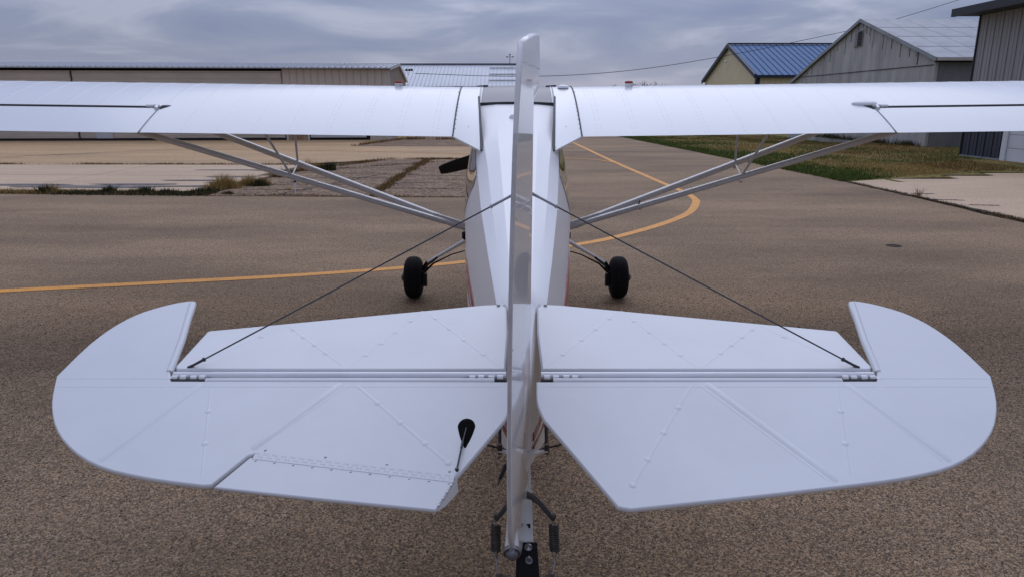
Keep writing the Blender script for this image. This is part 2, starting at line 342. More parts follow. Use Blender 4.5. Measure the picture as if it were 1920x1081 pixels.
# crack ribbons
def ribbon(name, pts, w, z, m, kind='stuff', parent=None, taper=False):
    mb = MB(); P = [Vector(p) for p in pts]; l = []; r = []
    for i, p in enumerate(P):
        d = (P[min(i + 1, len(P) - 1)] - P[max(i - 1, 0)]).normalized(); nn = Vector((-d.y, d.x)); ww = w * (.45 + .9 * abs(mn.noise(Vector((i * .9, w * 50, z * 100))))) if taper else w / 2
        l.append((*(p + nn * ww), z)); r.append((*(p - nn * ww), z))
    n = len(P); mb.add(l + r, [(i, i + 1, n + i + 1, n + i) for i in range(n - 1)])
    return mb.build(name, m, parent, kind=kind)
MT['crack'] = mat('crack_fill', (.035, .028, .02), .95, var=.5, vscale=6)
for k, (a, b, n, wd) in enumerate([((-19.5, 25.3), (-13, 32), 46, .05), ((-17.5, 26.2), (-20.5, 24.6), 20, .05), ((-15.9, 28.2), (-17.6, 27.1), 14, .04),
                                 ((-6.3, 17.0), (-3.0, 17.1), 30, .03), ((-6.0, 18.8), (-3.0, 18.6), 30, .03), ((-6, 16), (-4.4, 15.9), 18, .03), ((-5.6, 21.5), (-1.3, 21.7), 40, .03), ((-2.9, 16.3), (-1.3, 16.2), 20, .045), ((-2.9, 17.4), (-1.3, 17.5), 20, .03), ((-5.4, 23), (-1.3, 23.3), 40, .03), ((-4.9, 15.1), (-3.6, 19.4), 26, .035)]):
    ribbon('crack', wob(a, b, n, .12, 60 + k), wd, .0035 + .0003 * k if k < 3 else .018 + .0003 * k, MT['crack'], 'stuff', None, True)
# right concrete pads
padr = thing('concrete_apron', 'pale concrete apron on the right leading up from the taxiway', 'concrete apron'); padr['kind'] = 'structure'
far = lambda x: 17.85 + (x - 8.3) * .475
sheet('slab', [(8.3, 17.75), (8.42, 11), (8.9, 4.0), (19, 4.0), (19, 11), (19, 22.7)], .014, MT['concrete'], None, padr, th=.06)
sheet('slab', [(19.02, 4.0), (28, 4.0), (28, 27), (19.02, 22.71)], .016, MT['concrete'], None, padr, th=.06)
sheet('door_apron', [(15.3, 22.6), (15.1, 24.2), (16.75, 24.6), (18.5, 16), (16.9, 22.4)], .018, MT['concrete'])
ribbon('joint_dirt', wob((8.2, 18.1), (8.42, 11.2), 60, .14, 90), .07, .0185, MT['crack'], 'stuff', None, True)
ribbon('joint_dirt', wob((8.42, 11.2), (8.9, 4.2), 40, .14, 91), .07, .0188, MT['crack'], 'stuff', None, True)
for k, (a, b) in enumerate([((8.38, 14.3), (8.9, 14.15)), ((8.6, 13.5), (9.1, 13.4)), ((8.5, 15.3), (8.9, 15.2))]):
    ribbon('joint_dirt', wob(a, b, 20, .05, 95 + k), .05, .0192 + .0003 * k, MT['crack'], 'stuff', None, True)
# yellow taxi lines
def catmull(P, n=10):
    P = [Vector(p) for p in P]; o = []
    for i in range(len(P) - 1):
        p0, p1, p2, p3 = P[max(i - 1, 0)], P[i], P[i + 1], P[min(i + 2, len(P) - 1)]
        for k in range(n):
            t = k / n; o.append(.5 * ((2 * p1) + (p2 - p0) * t + (2 * p0 - 5 * p1 + 4 * p2 - p3) * t * t + (3 * p1 - p0 - 3 * p2 + p3) * t ** 3))
    o.append(P[-1]); return [tuple(p) for p in o]
ribbon('taxi_line', catmull([(-9, 6.2), (-5.24, 7.13), (-3.77, 7.48), (-2.16, 7.9), (-.58, 8.53), (.72, 9.5), (1.45, 10.16), (2.38, 11.35), (3.08, 12.53), (3.50, 13.7), (3.68, 14.5), (3.73, 15.7), (3.62, 18), (3.54, 20.05), (3.37, 24.2), (3.07, 35.2), (2.7, 50)]), .15, .004, MT['line'], 'structure')
ribbon('taxi_line', catmull([(-14, 31.0), (-5.4, 29.4), (-1.5, 27.9), (.4, 26.8), (1.9, 25.9), (2.9, 24.9), (3.40, 23.6)]), .11, .008, MT['line'], 'structure')
ribbon('taxi_line', catmull([(3.05, 35.6), (2.2, 33.8), (1.0, 32.4), (-2, 31.3)]), .11, .0085, MT['line'], 'structure')
mb = MB(); mb.lathe((5.15, 9.55, 0), (0, 0, 1), [(-.05, .1), (.005, .1), (.007, .09), (.003, .075), (.003, .0001)], 20)
tag(mb.build('utility_cover', 'crack'), 'small round dark metal cover set in the asphalt right of the yellow curve', 'utility cover')

# embedded stone chips near the camera
def chips():
    n = 330000
    y = 1.9 + 5.6 * rng.random(n) ** 1.35; x = (rng.random(n) * 2 - 1) * (1.0 + y * .74)
    keep = (rng.random(n) < np.clip((7.5 - y) / 3.6, 0, 1) ** 1.2); x, y = x[keep], y[keep]; n = len(x)
    r = .0026 + .0034 * rng.random(n) ** 2 + .0005 * (y - 2); r *= 1 + .6 * (rng.random(n) < .05)
    a = rng.random(n) * 6.28; el = .6 + .5 * rng.random(n)
    k = 5; ang = np.arange(k) / k * 2 * np.pi
    V = np.zeros((n, k + 1, 3)); rr = r[:, None] * (.75 + .5 * rng.random((n, k)))
    px = rr * np.cos(ang)[None]; py = rr * np.sin(ang)[None] * el[:, None]
    V[:, :k, 0] = x[:, None] + px * np.cos(a)[:, None] - py * np.sin(a)[:, None]
    V[:, :k, 1] = y[:, None] + px * np.sin(a)[:, None] + py * np.cos(a)[:, None]; V[:, :k, 2] = -.001
    V[:, k, 0] = x + r * .3 * (rng.random(n) - .5); V[:, k, 1] = y + r * .3 * (rng.random(n) - .5); V[:, k, 2] = r * (.35 + .5 * rng.random(n))
    F = np.array([[i, (i + 1) % k, k] for i in range(k)])[None] + (np.arange(n) * (k + 1))[:, None, None]
    o = link('stone_chips', bigmesh('stone_chips', V.reshape(-1, 3), F.reshape(-1, 3), MT['chips'])); o['kind'] = 'stuff'
    o['label'] = 'brown stone chips of the asphalt surface under the tail'; o['category'] = 'gravel'
chips()

# ------------------------------------------------------------------ grass
def blades(name, x, y, z, h, m, wd=.012, lean=.6, label=None, cat='grass', stuff=True):
    n = len(x); a = rng.random(n) * 6.28; b = rng.random(n) * 6.28; hh = h * (.5 + rng.random(n)); l = hh * lean * rng.random(n)
    ww = wd * (.6 + .8 * rng.random(n)); V = np.zeros((n, 3, 3))
    V[:, 0, 0] = x - np.cos(a) * ww / 2; V[:, 0, 1] = y - np.sin(a) * ww / 2; V[:, 0, 2] = z - .01
    V[:, 1, 0] = x + np.cos(a) * ww / 2; V[:, 1, 1] = y + np.sin(a) * ww / 2; V[:, 1, 2] = z - .01
    V[:, 2, 0] = x + np.cos(b) * l; V[:, 2, 1] = y + np.sin(b) * l; V[:, 2, 2] = z + hh
    F = np.arange(n * 3).reshape(n, 3)
    o = link(name, bigmesh(name, V.reshape(-1, 3), F, m))
    if stuff: o['kind'] = 'stuff'
    if label: o['label'] = label; o['category'] = cat
    return o
def lawn():
    xs = np.linspace(8.15, 60, 90); ys = np.linspace(17.6, 110, 120)
    def ex(y): return 8.15 - max(0, y - 18) * .0748
    v = []; 
    for i, t in enumerate(np.linspace(0, 1, 70)):
        for j, y in enumerate(ys):
            x = ex(y) + (t ** 1.6) * (45 - ex(y)); v.append((x, y, -.008 + gz(x, y) + .035 * (1 - math.exp(-(x - ex(y)) * 2)) + .03 * mn.noise(Vector((x * .5, y * .5, 0)))))
    n = len(ys); f = [(i * n + j, (i + 1) * n + j, (i + 1) * n + j + 1, i * n + j + 1) for i in range(69) for j in range(n - 1)]
    f = [q for q in f if not (max(v[k][1] for k in q) < 17.85 + (min(v[k][0] for k in q) - 8.3) * .475)]
    o = link('lawn', bigmesh('lawn', v, f, MT['lawn'])); o['kind'] = 'structure'
    N_ = 150000
    y = 17.6 + 34 * rng.random(N_) ** 1.6; x = 8.12 - np.maximum(0, y - 18) * .0748 + rng.random(N_) ** 1.2 * 13
    ok = (y > 17.9 + (x - 8.3) * .475) & ~((x > 16.1) & (y < 26.8)) & ~((x > 15.0) & (y < 24.8)) & (x < 18.3); x, y = x[ok], y[ok]
    z = np.array([gz(a, b) for a, b in zip(x, y)]) + .02
    ex_ = x - (8.15 - np.maximum(0, y - 18) * .0748)
    nz = np.array([mn.noise(Vector((a * .35, b * .30, 3.3))) + .5 * mn.noise(Vector((a * 1.1, b * 1.0, 8))) for a, b in zip(x, y)])
    ff = (y - 17.9 - (x - 8.3) * .475)
    g = (nz + 1.15 * np.exp(-ex_ / 1.3) * (x < 12) - .28 + .2 * (x < 9.5) + rng.normal(0, .22, len(x)) + .6 * (x > 17.5) > 0)
    br = (~g) & (x > 12.5) & (rng.random(len(x)) < .75)
    for nm, sel, m, h, lb in (('green_grass', g, 'green', .06, 'short green grass along the taxiway edge and hangar wall'), ('dry_grass', ~g & ~br, 'dry', .05, 'straw coloured dry grass on the lawn before the grey hangar'), ('brown_grass', br, 'drybrown', .06, 'dead brown grass before the charcoal building')):
        blades(nm, x[sel], y[sel], z[sel], h, MT[m], .022, .9, lb)
lawn()
# weeds along joints
def strip(name, a, b, n, spread, h, m, label, wd=.012):
    t = rng.random(n); a = np.array(a); b = np.array(b); d = (b - a) / np.linalg.norm(b - a); nn = np.array([-d[1], d[0]])
    dens = np.array([max(.05, .5 + mn.noise(Vector((q * np.linalg.norm(b - a) * .9, h * 90, 1.1)))) for q in t]); ok = rng.random(n) < dens; t = t[ok]
    s = rng.normal(0, spread, len(t)); P = a[None] + (b - a)[None] * t[:, None] + nn[None] * s[:, None]
    blades(name, P[:, 0], P[:, 1], np.full(len(t), .0), h, MT[m], wd, .8, label)
strip('weed_strip', (-14, 15.75), (-6.3, 15.15), 9000, .11, .06, 'weed', 'low dark green weeds between the asphalt and the pale pad', .03)
strip('dry_weed_strip', (-14, 15.85), (-6.3, 15.3), 9000, .12, .07, 'dry', 'low dry tan weeds between the asphalt and the pale pad')
strip('brown_weed_strip', (-14, 15.6), (-1.2, 14.75), 7000, .05, .04, 'drybrown', 'thin brown weeds along the near edge of the old asphalt')
strip('dry_weed_strip', (-18, 23.0), (-6.6, 22.85), 5000, .07, .06, 'drybrown', 'thin brown weeds along the far edge of the pale pad', .02)
strip('weed_strip', (-2.9, 14.9), (-2.95, 19.6), 3500, .07, .05, 'drybrown', 'brown weeds in the joint of the cracked asphalt', .03)
strip('weed_strip', (-2.95, 19.6), (-2.88, 25.1), 2500, .09, .05, 'drybrown', 'brown weeds in the far joint of the cracked asphalt', .03)
strip('brown_weed_strip', (-6.3, 20.1), (-1.2, 25.2), 1500, .05, .05, 'drybrown', 'scattered weeds across the cracked asphalt', .02)
strip('brown_weed_strip', (-6.2, 20.3), (-4.2, 25.2), 3000, .12, .08, 'drybrown', 'brown weeds along the left rim of the cracked asphalt', .02)
strip('brown_weed_strip', (-4.2, 25.2), (-1.2, 25.2), 2500, .07, .06, 'drybrown', 'brown weeds along the far rim of the cracked asphalt', .02)
strip('brown_weed_strip', (8.25, 18.0), (8.42, 11.2), 3500, .05, .035, 'drybrown', 'brown weeds along the joint of the concrete apron', .014)
strip('brown_weed_strip', (-7.2, 33.2), (-6.0, 39.5), 1500, .1, .1, 'drybrown', 'brown weeds at the left rim of the far cracked patch', .03)
strip('brown_weed_strip', (-6.0, 39.6), (-1.2, 39.2), 2000, .15, .16, 'drybrown', 'brown weeds across the far cracked patch', .03)
strip('weed_strip', (17.95, 44), (17.95, 32.3), 2500, .12, .22, 'weed', 'dark weeds along the foot of the grey gable wall', .03)
def clump(x, y, r, h, n, m, name, label, cat='weeds', wd=.014, lean=.9, group=None):
    n = int(n * .8); k = 7; sc_ = rng.normal(0, r * .33, (k, 2)); w_ = rng.integers(0, k, n); a = rng.random(n) * 6.28; q = np.abs(rng.normal(0, r * .38, n))
    X = x + sc_[w_, 0] * 1.5 + q * np.cos(a); Y_ = y + sc_[w_, 1] * .45 + q * np.sin(a) * .6; hh = .78 * h * np.exp(-((X - x) / (r * 1.7)) ** 2) * (.45 + .75 * rng.random(k)[w_])
    o = blades(name, X, Y_, np.zeros(n), hh, MT[m], wd, lean, None, cat, stuff=False)
    o['label'] = label; o['category'] = cat; o['group'] = 'weed clumps round the pale concrete pad'
clump(-10.0, 15.55, .22, .16, 500, 'weed', 'weed_clump', 'dark green weed clump at the far left end of the weed strip', wd=.03)
clump(-9.9, 15.6, .25, .2, 200, 'dry', 'dry_grass_tuft', 'dry seed stalks among the leftmost weed clump')
clump(-8.6, 15.4, .16, .21, 420, 'weed', 'weed_clump', 'small spiky green weed clump, second from the left on the strip', wd=.03)
clump(-7.85, 15.35, .24, .19, 700, 'weed', 'weed_clump', 'wide dark green weed clump near the middle of the strip', wd=.03)
clump(-7.2, 15.3, .30, .13, 700, 'weed', 'weed_clump', 'low dark green weed clump left of the dry grass bush', wd=.03)
clump(-6.6, 15.35, .30, .14, 800, 'weed', 'weed_clump', 'dark green weed clump right under the dry grass bush', wd=.03)
clump(-6.0, 15.2, .14, .09, 250, 'weed', 'weed_clump', 'tiny green weed clump at the corner of the cracked asphalt', wd=.03)
clump(-6.5, 16.3, .36, .33, 2200, 'dry', 'dry_grass_bush', 'large straw coloured grass bush at the corner of the pale pad', lean=.7)
clump(-6.05, 16.9, .30, .28, 1400, 'dry', 'dry_grass_bush', 'straw coloured grass bush just right of the largest one', lean=.7)
clump(-5.9, 16.75, .22, .2, 500, 'weed', 'weed_clump', 'dark weeds mixed in behind the grass bushes', wd=.03)
clump(-6.0, 18.9, .22, .24, 700, 'drybrown', 'dry_grass_bush', 'brown grass bush behind the left wing strut', lean=.8)
clump(-5.75, 20.9, .36, .33, 1800, 'dry', 'dry_grass_bush', 'round tan and green bush right of the jury strut', lean=.8)
clump(-5.3, 20.9, .22, .26, 700, 'weed', 'weed_clump', 'green shoots on the right side of the round tan bush', wd=.03)
clump(-4.95, 15.9, .1, .08, 100, 'dry', 'dry_grass_tuft', 'tiny orange tuft on the cracked asphalt')
clump(8.42, 14.9, .10, .26, 70, 'drybrown', 'dry_grass_tuft', 'thin tuft of dry stalks at the edge of the concrete apron', wd=.008)

# marker stake
mb = MB(); mb.tube([(-4.52, 15.05, 0), (-4.52, 15.05, .27)], .012, 8); s0 = thing('marker_stake', 'thin pale marker stake beside the cracked asphalt, under the left jury strut', 'stake', (0, 0, 0))
mb.build('stake', 'whitetrim', s0)
mb = MB(); mb.lathe((-4.52, 15.05, .27), (0, 0, 1), [(0, .012), (.01, .03), (.05, .035), (.07, .01)], 10); mb.build('stake_cap', 'black', s0)

# ------------------------------------------------------------------ buildings
def panel_mesh(name, w, h0, h1, m, rib=.035, ribd=.03, th=.02, ribs=1):
    """vertical siding sheet: width w along +x, bottom z=0, top h0..h1, outward is -y"""
    mb = MB(); mb.loft([[(0, 0, 0), (w - .006, 0, 0), (w - .006, 0, h1), (0, 0, h0)], [(0, -th, 0), (w - .006, -th, 0), (w - .006, -th, h1), (0, -th, h0)]], False, True)
    for k in range(ribs):
        a = k * w / ribs; hh = h0 + (h1 - h0) * a / w
        mb.loft([[(a, -th, 0), (a + rib, -th, 0), (a + rib, -th, hh), (a, -th, hh)], [(a + rib * .25, -th - ribd, 0), (a + rib * .75, -th - ribd, 0), (a + rib * .75, -th - ribd, hh), (a + rib * .25, -th - ribd, hh)]], False, True)
    return mb.mesh(name, m)

def taupe_hangar():
    ang = math.atan2(1.3, 19.85)
    b = thing('hangar', 'long low taupe metal T hangar with horizontal ribbed doors on the left', 'hangar', (-6.45, 39.2, 0), ang)
    W, D, EV, RG, EB = 34, 11.2, 3.62, 4.12, 3.30
    mb = MB(); mb.box(-W, -.03, .12, D, 0, 3.2); mb.build('inner_wall', 'gap', b)
    # front vertical siding on the right bay
    me = panel_mesh('siding_panel', .365, EV, EV, MT['beige_old'], .03, .03)
    me2 = panel_mesh('siding_panel', .365, EV - 2.75, EV - 2.75, MT['beige_old'], .03, .03)
    for k in range(15):
        x = -.365 * (k + 1)
        if 1.3 < -x < 4.5 - .05: link('siding_panel', me2, b, (x, 0, 2.75))
        elif 4.5 < -x < 5.9: link('siding_panel', me2, b, (x, 0, 2.75))
        else: link('siding_panel', me, b, (x, 0, 0))
    # small pale overhead door and rusty walk door
    dr = MB(); dr.box(-4.22, -1.3, .02, .06, .12, 2.75); d = dr.build('overhead_door', 'pale', b)
    for k in range(5):
        q = MB(); q.box(-4.2, -1.32, -.01, .02, .14 + k * .52, .14 + k * .52 + .5); q.build('door_panel', 'pale', d)
    dr = MB(); dr.box(-5.4, -4.3, 0, .05, 0, 2.75); d = dr.build('walk_door', 'rust', b, label='rusty walk door')
    for x in (-4.36, -5.46): q = MB(); q.box(x, x + .1, -.03, 0, 0, 2.75); q.build('door_post', 'pale', d)
    # two big horizontally ribbed doors
    for x0, x1 in ((-16.0, -5.52), (-26.5, -16.05), (-37, -26.55)):
        q = MB(); q.box(x0, x1, .03, .08, .12, EV - .12); dd = q.build('hangar_door', 'taupe_door', b)
        h = (EV - .12 - .14) / 9
        q = MB(); 
        q.box(x0 + .03, x1 - .03, -.01, .03, 0, h - .085); q.box(x0 + .03, x1 - .03, -.035, -.01, h * .3, h * .36); q.box(x0 + .03, x1 - .03, -.035, -.01, h * .62, h * .68)
        pm = q.mesh('door_panel', MT['taupe_door'])
        for k in range(9): link('door_panel', pm, dd, (0, 0, .14 + k * h))
        q = MB(); q.box(x0 - .02, x0 + .02, -.05, .0, .0, EV - .1); q.build('door_edge', 'gap', dd)
    q = MB(); q.box(-37, -5.52, -.01, .1, 0, .11); q.build('door_track', 'gap', b)
    q = MB(); q.box(-15.15, -14.3, -.055, -.038, .12, 2.05); q.box(-14.95, -14.5, -.075, -.055, 1.2, 1.7); q.build('service_door', 'pale', b)
    q = MB(); q.box(-37, .05, -.18, -.02, EV - .02, EV + .06); q.build('eave_gutter', 'gap', b)
    # gable end
    x = 0; n = 30; w = D / n
    for k in range(n):
        y0 = k * w; 
        def top(y): return EV + (RG - EV) * y / 5.5 if y < 5.5 else RG + (EB - RG) * (y - 5.5) / (D - 5.5)
        q = MB(); t0, t1 = top(y0), top(y0 + w)
        q.loft([[(0, y0, 0), (0, y0 + w - .01, 0), (0, y0 + w - .01, t1 - .04), (0, y0, t0 - .04)], [(.02, y0, 0), (.02, y0 + w - .01, 0), (.02, y0 + w - .01, t1 - .04), (.02, y0, t0 - .04)]], False)
        q.box(.02, .045, y0, y0 + .03, 0, t0 - .05)
        q.build('siding_panel', 'beige_old', b)
    q = MB(); q.box(-.02, .06, -.05, .0, 0, EV); q.build('corner_trim', 'pale', b)
    # roof slabs + ribs
    q = MB(); q.loft([[(-37, -.3, EV + .06), (-37, 5.5, RG + .04), (-37, D + .2, EB + .03), (-37, D + .2, EB - .03), (-37, 5.5, RG - .02), (-37, -.3, EV)], [(.12, -.3, EV + .06), (.12, 5.5, RG + .04), (.12, D + .2, EB + .03), (.12, D + .2, EB - .03), (.12, 5.5, RG - .02), (.12, -.3, EV)]], False); rf = q.build('roof', 'galv', b)
    q = MB(); q.loft([[(-.03, -.32, EV + .06), (.03, -.32, EV + .06), (.015, -.32, EV + .11), (-.015, -.32, EV + .11)], [(-.03, 5.5, RG + .045), (.03, 5.5, RG + .045), (.015, 5.5, RG + .09), (-.015, 5.5, RG + .09)]], False); rm = q.mesh('roof_rib', MT['galv'])
    for k in range(105): link('roof_rib', rm, rf, (-.1 - k * .29, 0, 0))
    q = MB(); q.loft([[(.12, -.32, EV - .06), (.16, -.32, EV - .06), (.16, -.32, EV + .1), (.12, -.32, EV + .1)], [(.12, 5.5, RG - .09), (.16, 5.5, RG - .09), (.16, 5.5, RG + .08), (.12, 5.5, RG + .08)], [(.12, D + .2, EB - .1), (.16, D + .2, EB - .1), (.16, D + .2, EB + .06), (.12, D + .2, EB + .06)]], False); q.build('rake_trim', 'pale', b)
    # floodlights on the gable
    fl = thing('floodlight', 'cluster of small dark floodlights high on the taupe hangar end wall', 'floodlight', (-6.2, 44.0, 3.75)); fl.scale = (.55, .55, .55)
    q = MB(); q.tube([(-.25, 0, 0), (.35, -.1, .05)], .03, 8); q.tube([(.2, -.1, -.45), (.2, -.1, 0)], .025, 8); q.build('bracket', 'darksteel', fl)
    for dx, dy in ((.05, -.2), (.35, -.15), (.6, -.1)):
        q = MB(); q.lathe((dx, dy, .1), (.3, -1, -.5), [(-.1, .03), (-.08, .07), (.0, .09), (.14, .14), (.16, .13)], 12); q.build('lamp_head', 'darksteel', fl)
taupe_hangar()

def white_hangar():
    Y = 82.0; x0, x1 = -19, .55
    b = thing('hangar', 'far hangar with a pale ribbed metal roof seen just left of the tail fin', 'hangar', (0, Y, 0))
    q = MB(); q.box(x0, x1 - .3, .5, 14, 0, 3.5); q.build('wall', 'whitewall', b)
    ez, rz_, ry = 3.75, 6.35, 7.5
    q = MB(); q.loft([[(x0, 0, ez), (x0, ry, rz_), (x0, 15, ez), (x0, 15, ez - .12), (x0, ry, rz_ - .12), (x0, 0, ez - .12)], [(x1, 0, ez), (x1, ry, rz_), (x1, 15, ez), (x1, 15, ez - .12), (x1, ry, rz_ - .12), (x1, 0, ez - .12)]], False); rf = q.build('roof', 'whiteroof', b)
    q = MB(); q.loft([[(-.035, 0, ez), (.035, 0, ez), (.02, 0, ez + .07), (-.02, 0, ez + .07)], [(-.035, ry, rz_), (.035, ry, rz_), (.02, ry, rz_ + .07), (-.02, ry, rz_ + .07)]], False); rm = q.mesh('roof_rib', MT['galv'])
    k = x0 + .1
    while k < x1: link('roof_rib', rm, rf, (k, 0, 0)); k += .44
    q = MB(); q.box(x0, x1 + .05, ry - .15, ry + .15, rz_ + .02, rz_ + .16); q.build('ridge_cap', 'bluetrim', b)
    q = MB(); q.box(x0, x1 + .05, -.12, -.01, ez - .3, ez - .02); q.build('eave_trim', 'charcoaltrim', b)
    q = MB(); q.loft([[(x1 + .002, -.02, ez - .2), (x1 + .1, -.02, ez - .2), (x1 + .1, -.02, ez + .1), (x1 + .002, -.02, ez + .1)], [(x1 + .002, ry, rz_ - .2), (x1 + .1, ry, rz_ - .2), (x1 + .1, ry, rz_ + .1), (x1 + .002, ry, rz_ + .1)]], False); q.build('rake_trim', 'bluetrim', b)
    for t in (.22, .5, .8):
        y = ry * t; z = ez + (rz_ - ez) * t + .1; q = MB(); q.tube([(-2.6, y, z), (x1 - .1, y, z)], .05, 6); q.build('snow_rail', 'darksteel', b)
    a = thing('antenna', 'small weather mast standing on the far roof beside the tail fin', 'antenna', (-.25, Y + 7.5, 6.5))
    q = MB(); q.tube([(0, 0, 0), (0, 0, 1.0)], .035, 8); q.tube([(-.35, 0, .75), (.35, 0, .75)], .025, 6); q.build('mast', 'darksteel', a)
    for dx, dz in ((-.35, .75), (.35, .75), (0, 1.0)): q = MB(); q.lathe((dx, 0, dz), (0, 0, 1), [(-.06, .02), (-.03, .1), (.05, .1), (.09, .03)], 10); q.build('sensor', 'darksteel', a)
white_hangar()

def blue_hangar():
    x0, yc, hw, ez, rz_ = 20.25, 70.2, 8.2, 4.25, 7.15
    b = thing('hangar', 'tan metal hangar with a bright blue ribbed roof behind the right wing', 'hangar', (x0, yc, 0))
    Lb = 24
    q = MB(); q.box(.1, Lb, -hw + .1, hw - .1, 0, ez - .1); q.build('inner_wall', 'gap', b)
    # gable wall as fine ribbed sheet
    n = 110; top = lambda y: rz_ - (rz_ - ez) * abs(y) / hw - .05
    v = []; f = []
    for k in range(n + 1):
        y = -hw + 2 * hw * k / n; off = [0, .0, -.035, -.035][k % 4]
        v += [(off, y, 0), (off, y, top(y))]
    f = [(2 * k, 2 * k + 2, 2 * k + 3, 2 * k + 1) for k in range(n)]
    q = MB(); q.add(v, f); q.build('gable_wall', 'tan', b)
    me = panel_mesh('siding_panel', .5, ez - .1, ez - .1, MT['tan'], .04, .03)
    for k in range(46): link('siding_panel', me, b, (.05 + k * .5, -hw, 0))
    s = math.hypot(hw + .3, (rz_ - ez) * (hw + .3) / hw); 
    rf = bpy.data.objects.new('roof', None)
    q = MB()
    e2 = ez - (rz_ - ez) * .3 / hw
    q.loft([[(-.2, -hw - .3, e2), (-.2, 0, rz_), (-.2, hw + .3, e2), (-.2, hw + .3, e2 - .1), (-.2, 0, rz_ - .1), (-.2, -hw - .3, e2 - .1)], [(Lb, -hw - .3, e2), (Lb, 0, rz_), (Lb, hw + .3, e2), (Lb, hw + .3, e2 - .1), (Lb, 0, rz_ - .1), (Lb, -hw - .3, e2 - .1)]], False); rf = q.build('roof', 'blue', b)
    q = MB(); q.loft([[(0, -hw - .32, e2 + .003), (.53, -hw - .32, e2 + .003), (.53, -hw - .32, e2 + .02), (0, -hw - .32, e2 + .02)], [(0, 0, rz_ + .003), (.53, 0, rz_ + .003), (.53, 0, rz_ + .02), (0, 0, rz_ + .02)]], False)
    q.loft([[(0, -hw - .33, e2 + .02), (.05, -hw - .33, e2 + .02), (.035, -hw - .33, e2 + .09), (.015, -hw - .33, e2 + .09)], [(0, 0, rz_ + .02), (.05, 0, rz_ + .02), (.035, 0, rz_ + .09), (.015, 0, rz_ + .09)]], False)
    me = q.mesh('roof_panel', MT['blue'])
    for k in range(44): link('roof_panel', me, rf, (-.15 + k * .54, 0, 0))
    q = MB(); q.box(-.25, Lb, -.16, .16, rz_ + .05, rz_ + .17); q.build('ridge_cap', 'bluetrim', b)
    q = MB()
    for sg in (-1, 1): q.loft([[(-.34, sg * (hw + .34), e2 - .22), (-.21, sg * (hw + .34), e2 - .22), (-.21, sg * (hw + .34), e2 + .1), (-.34, sg * (hw + .34), e2 + .1)], [(-.34, 0, rz_ - .22), (-.21, 0, rz_ - .22), (-.21, 0, rz_ + .12), (-.34, 0, rz_ + .12)]], False)
    q.build('rake_trim', 'bluetrim', b)
    q = MB(); q.box(-.2, Lb, -hw - .46, -hw - .34, e2 - .2, e2 + .02); q.build('gutter', 'bluetrim', b)
    q = MB(); q.box(-.08, .25, -hw - .08, -hw + .25, 0, ez - .12); q.build('corner_trim', 'bluetrim', b)
    q = MB(); q.tube([(-.1, 0, rz_ - .95), (-.35, 0, rz_ - .9), (-.35, 0, rz_ - 1.3)], .03, 8); q.lathe((-.35, 0, rz_ - 1.35), (0, 0, -1), [(0, .04), (.1, .14), (.2, .16), (.22, .1)], 10); q.build('gable_lamp', 'whitetrim', b)
blue_hangar()

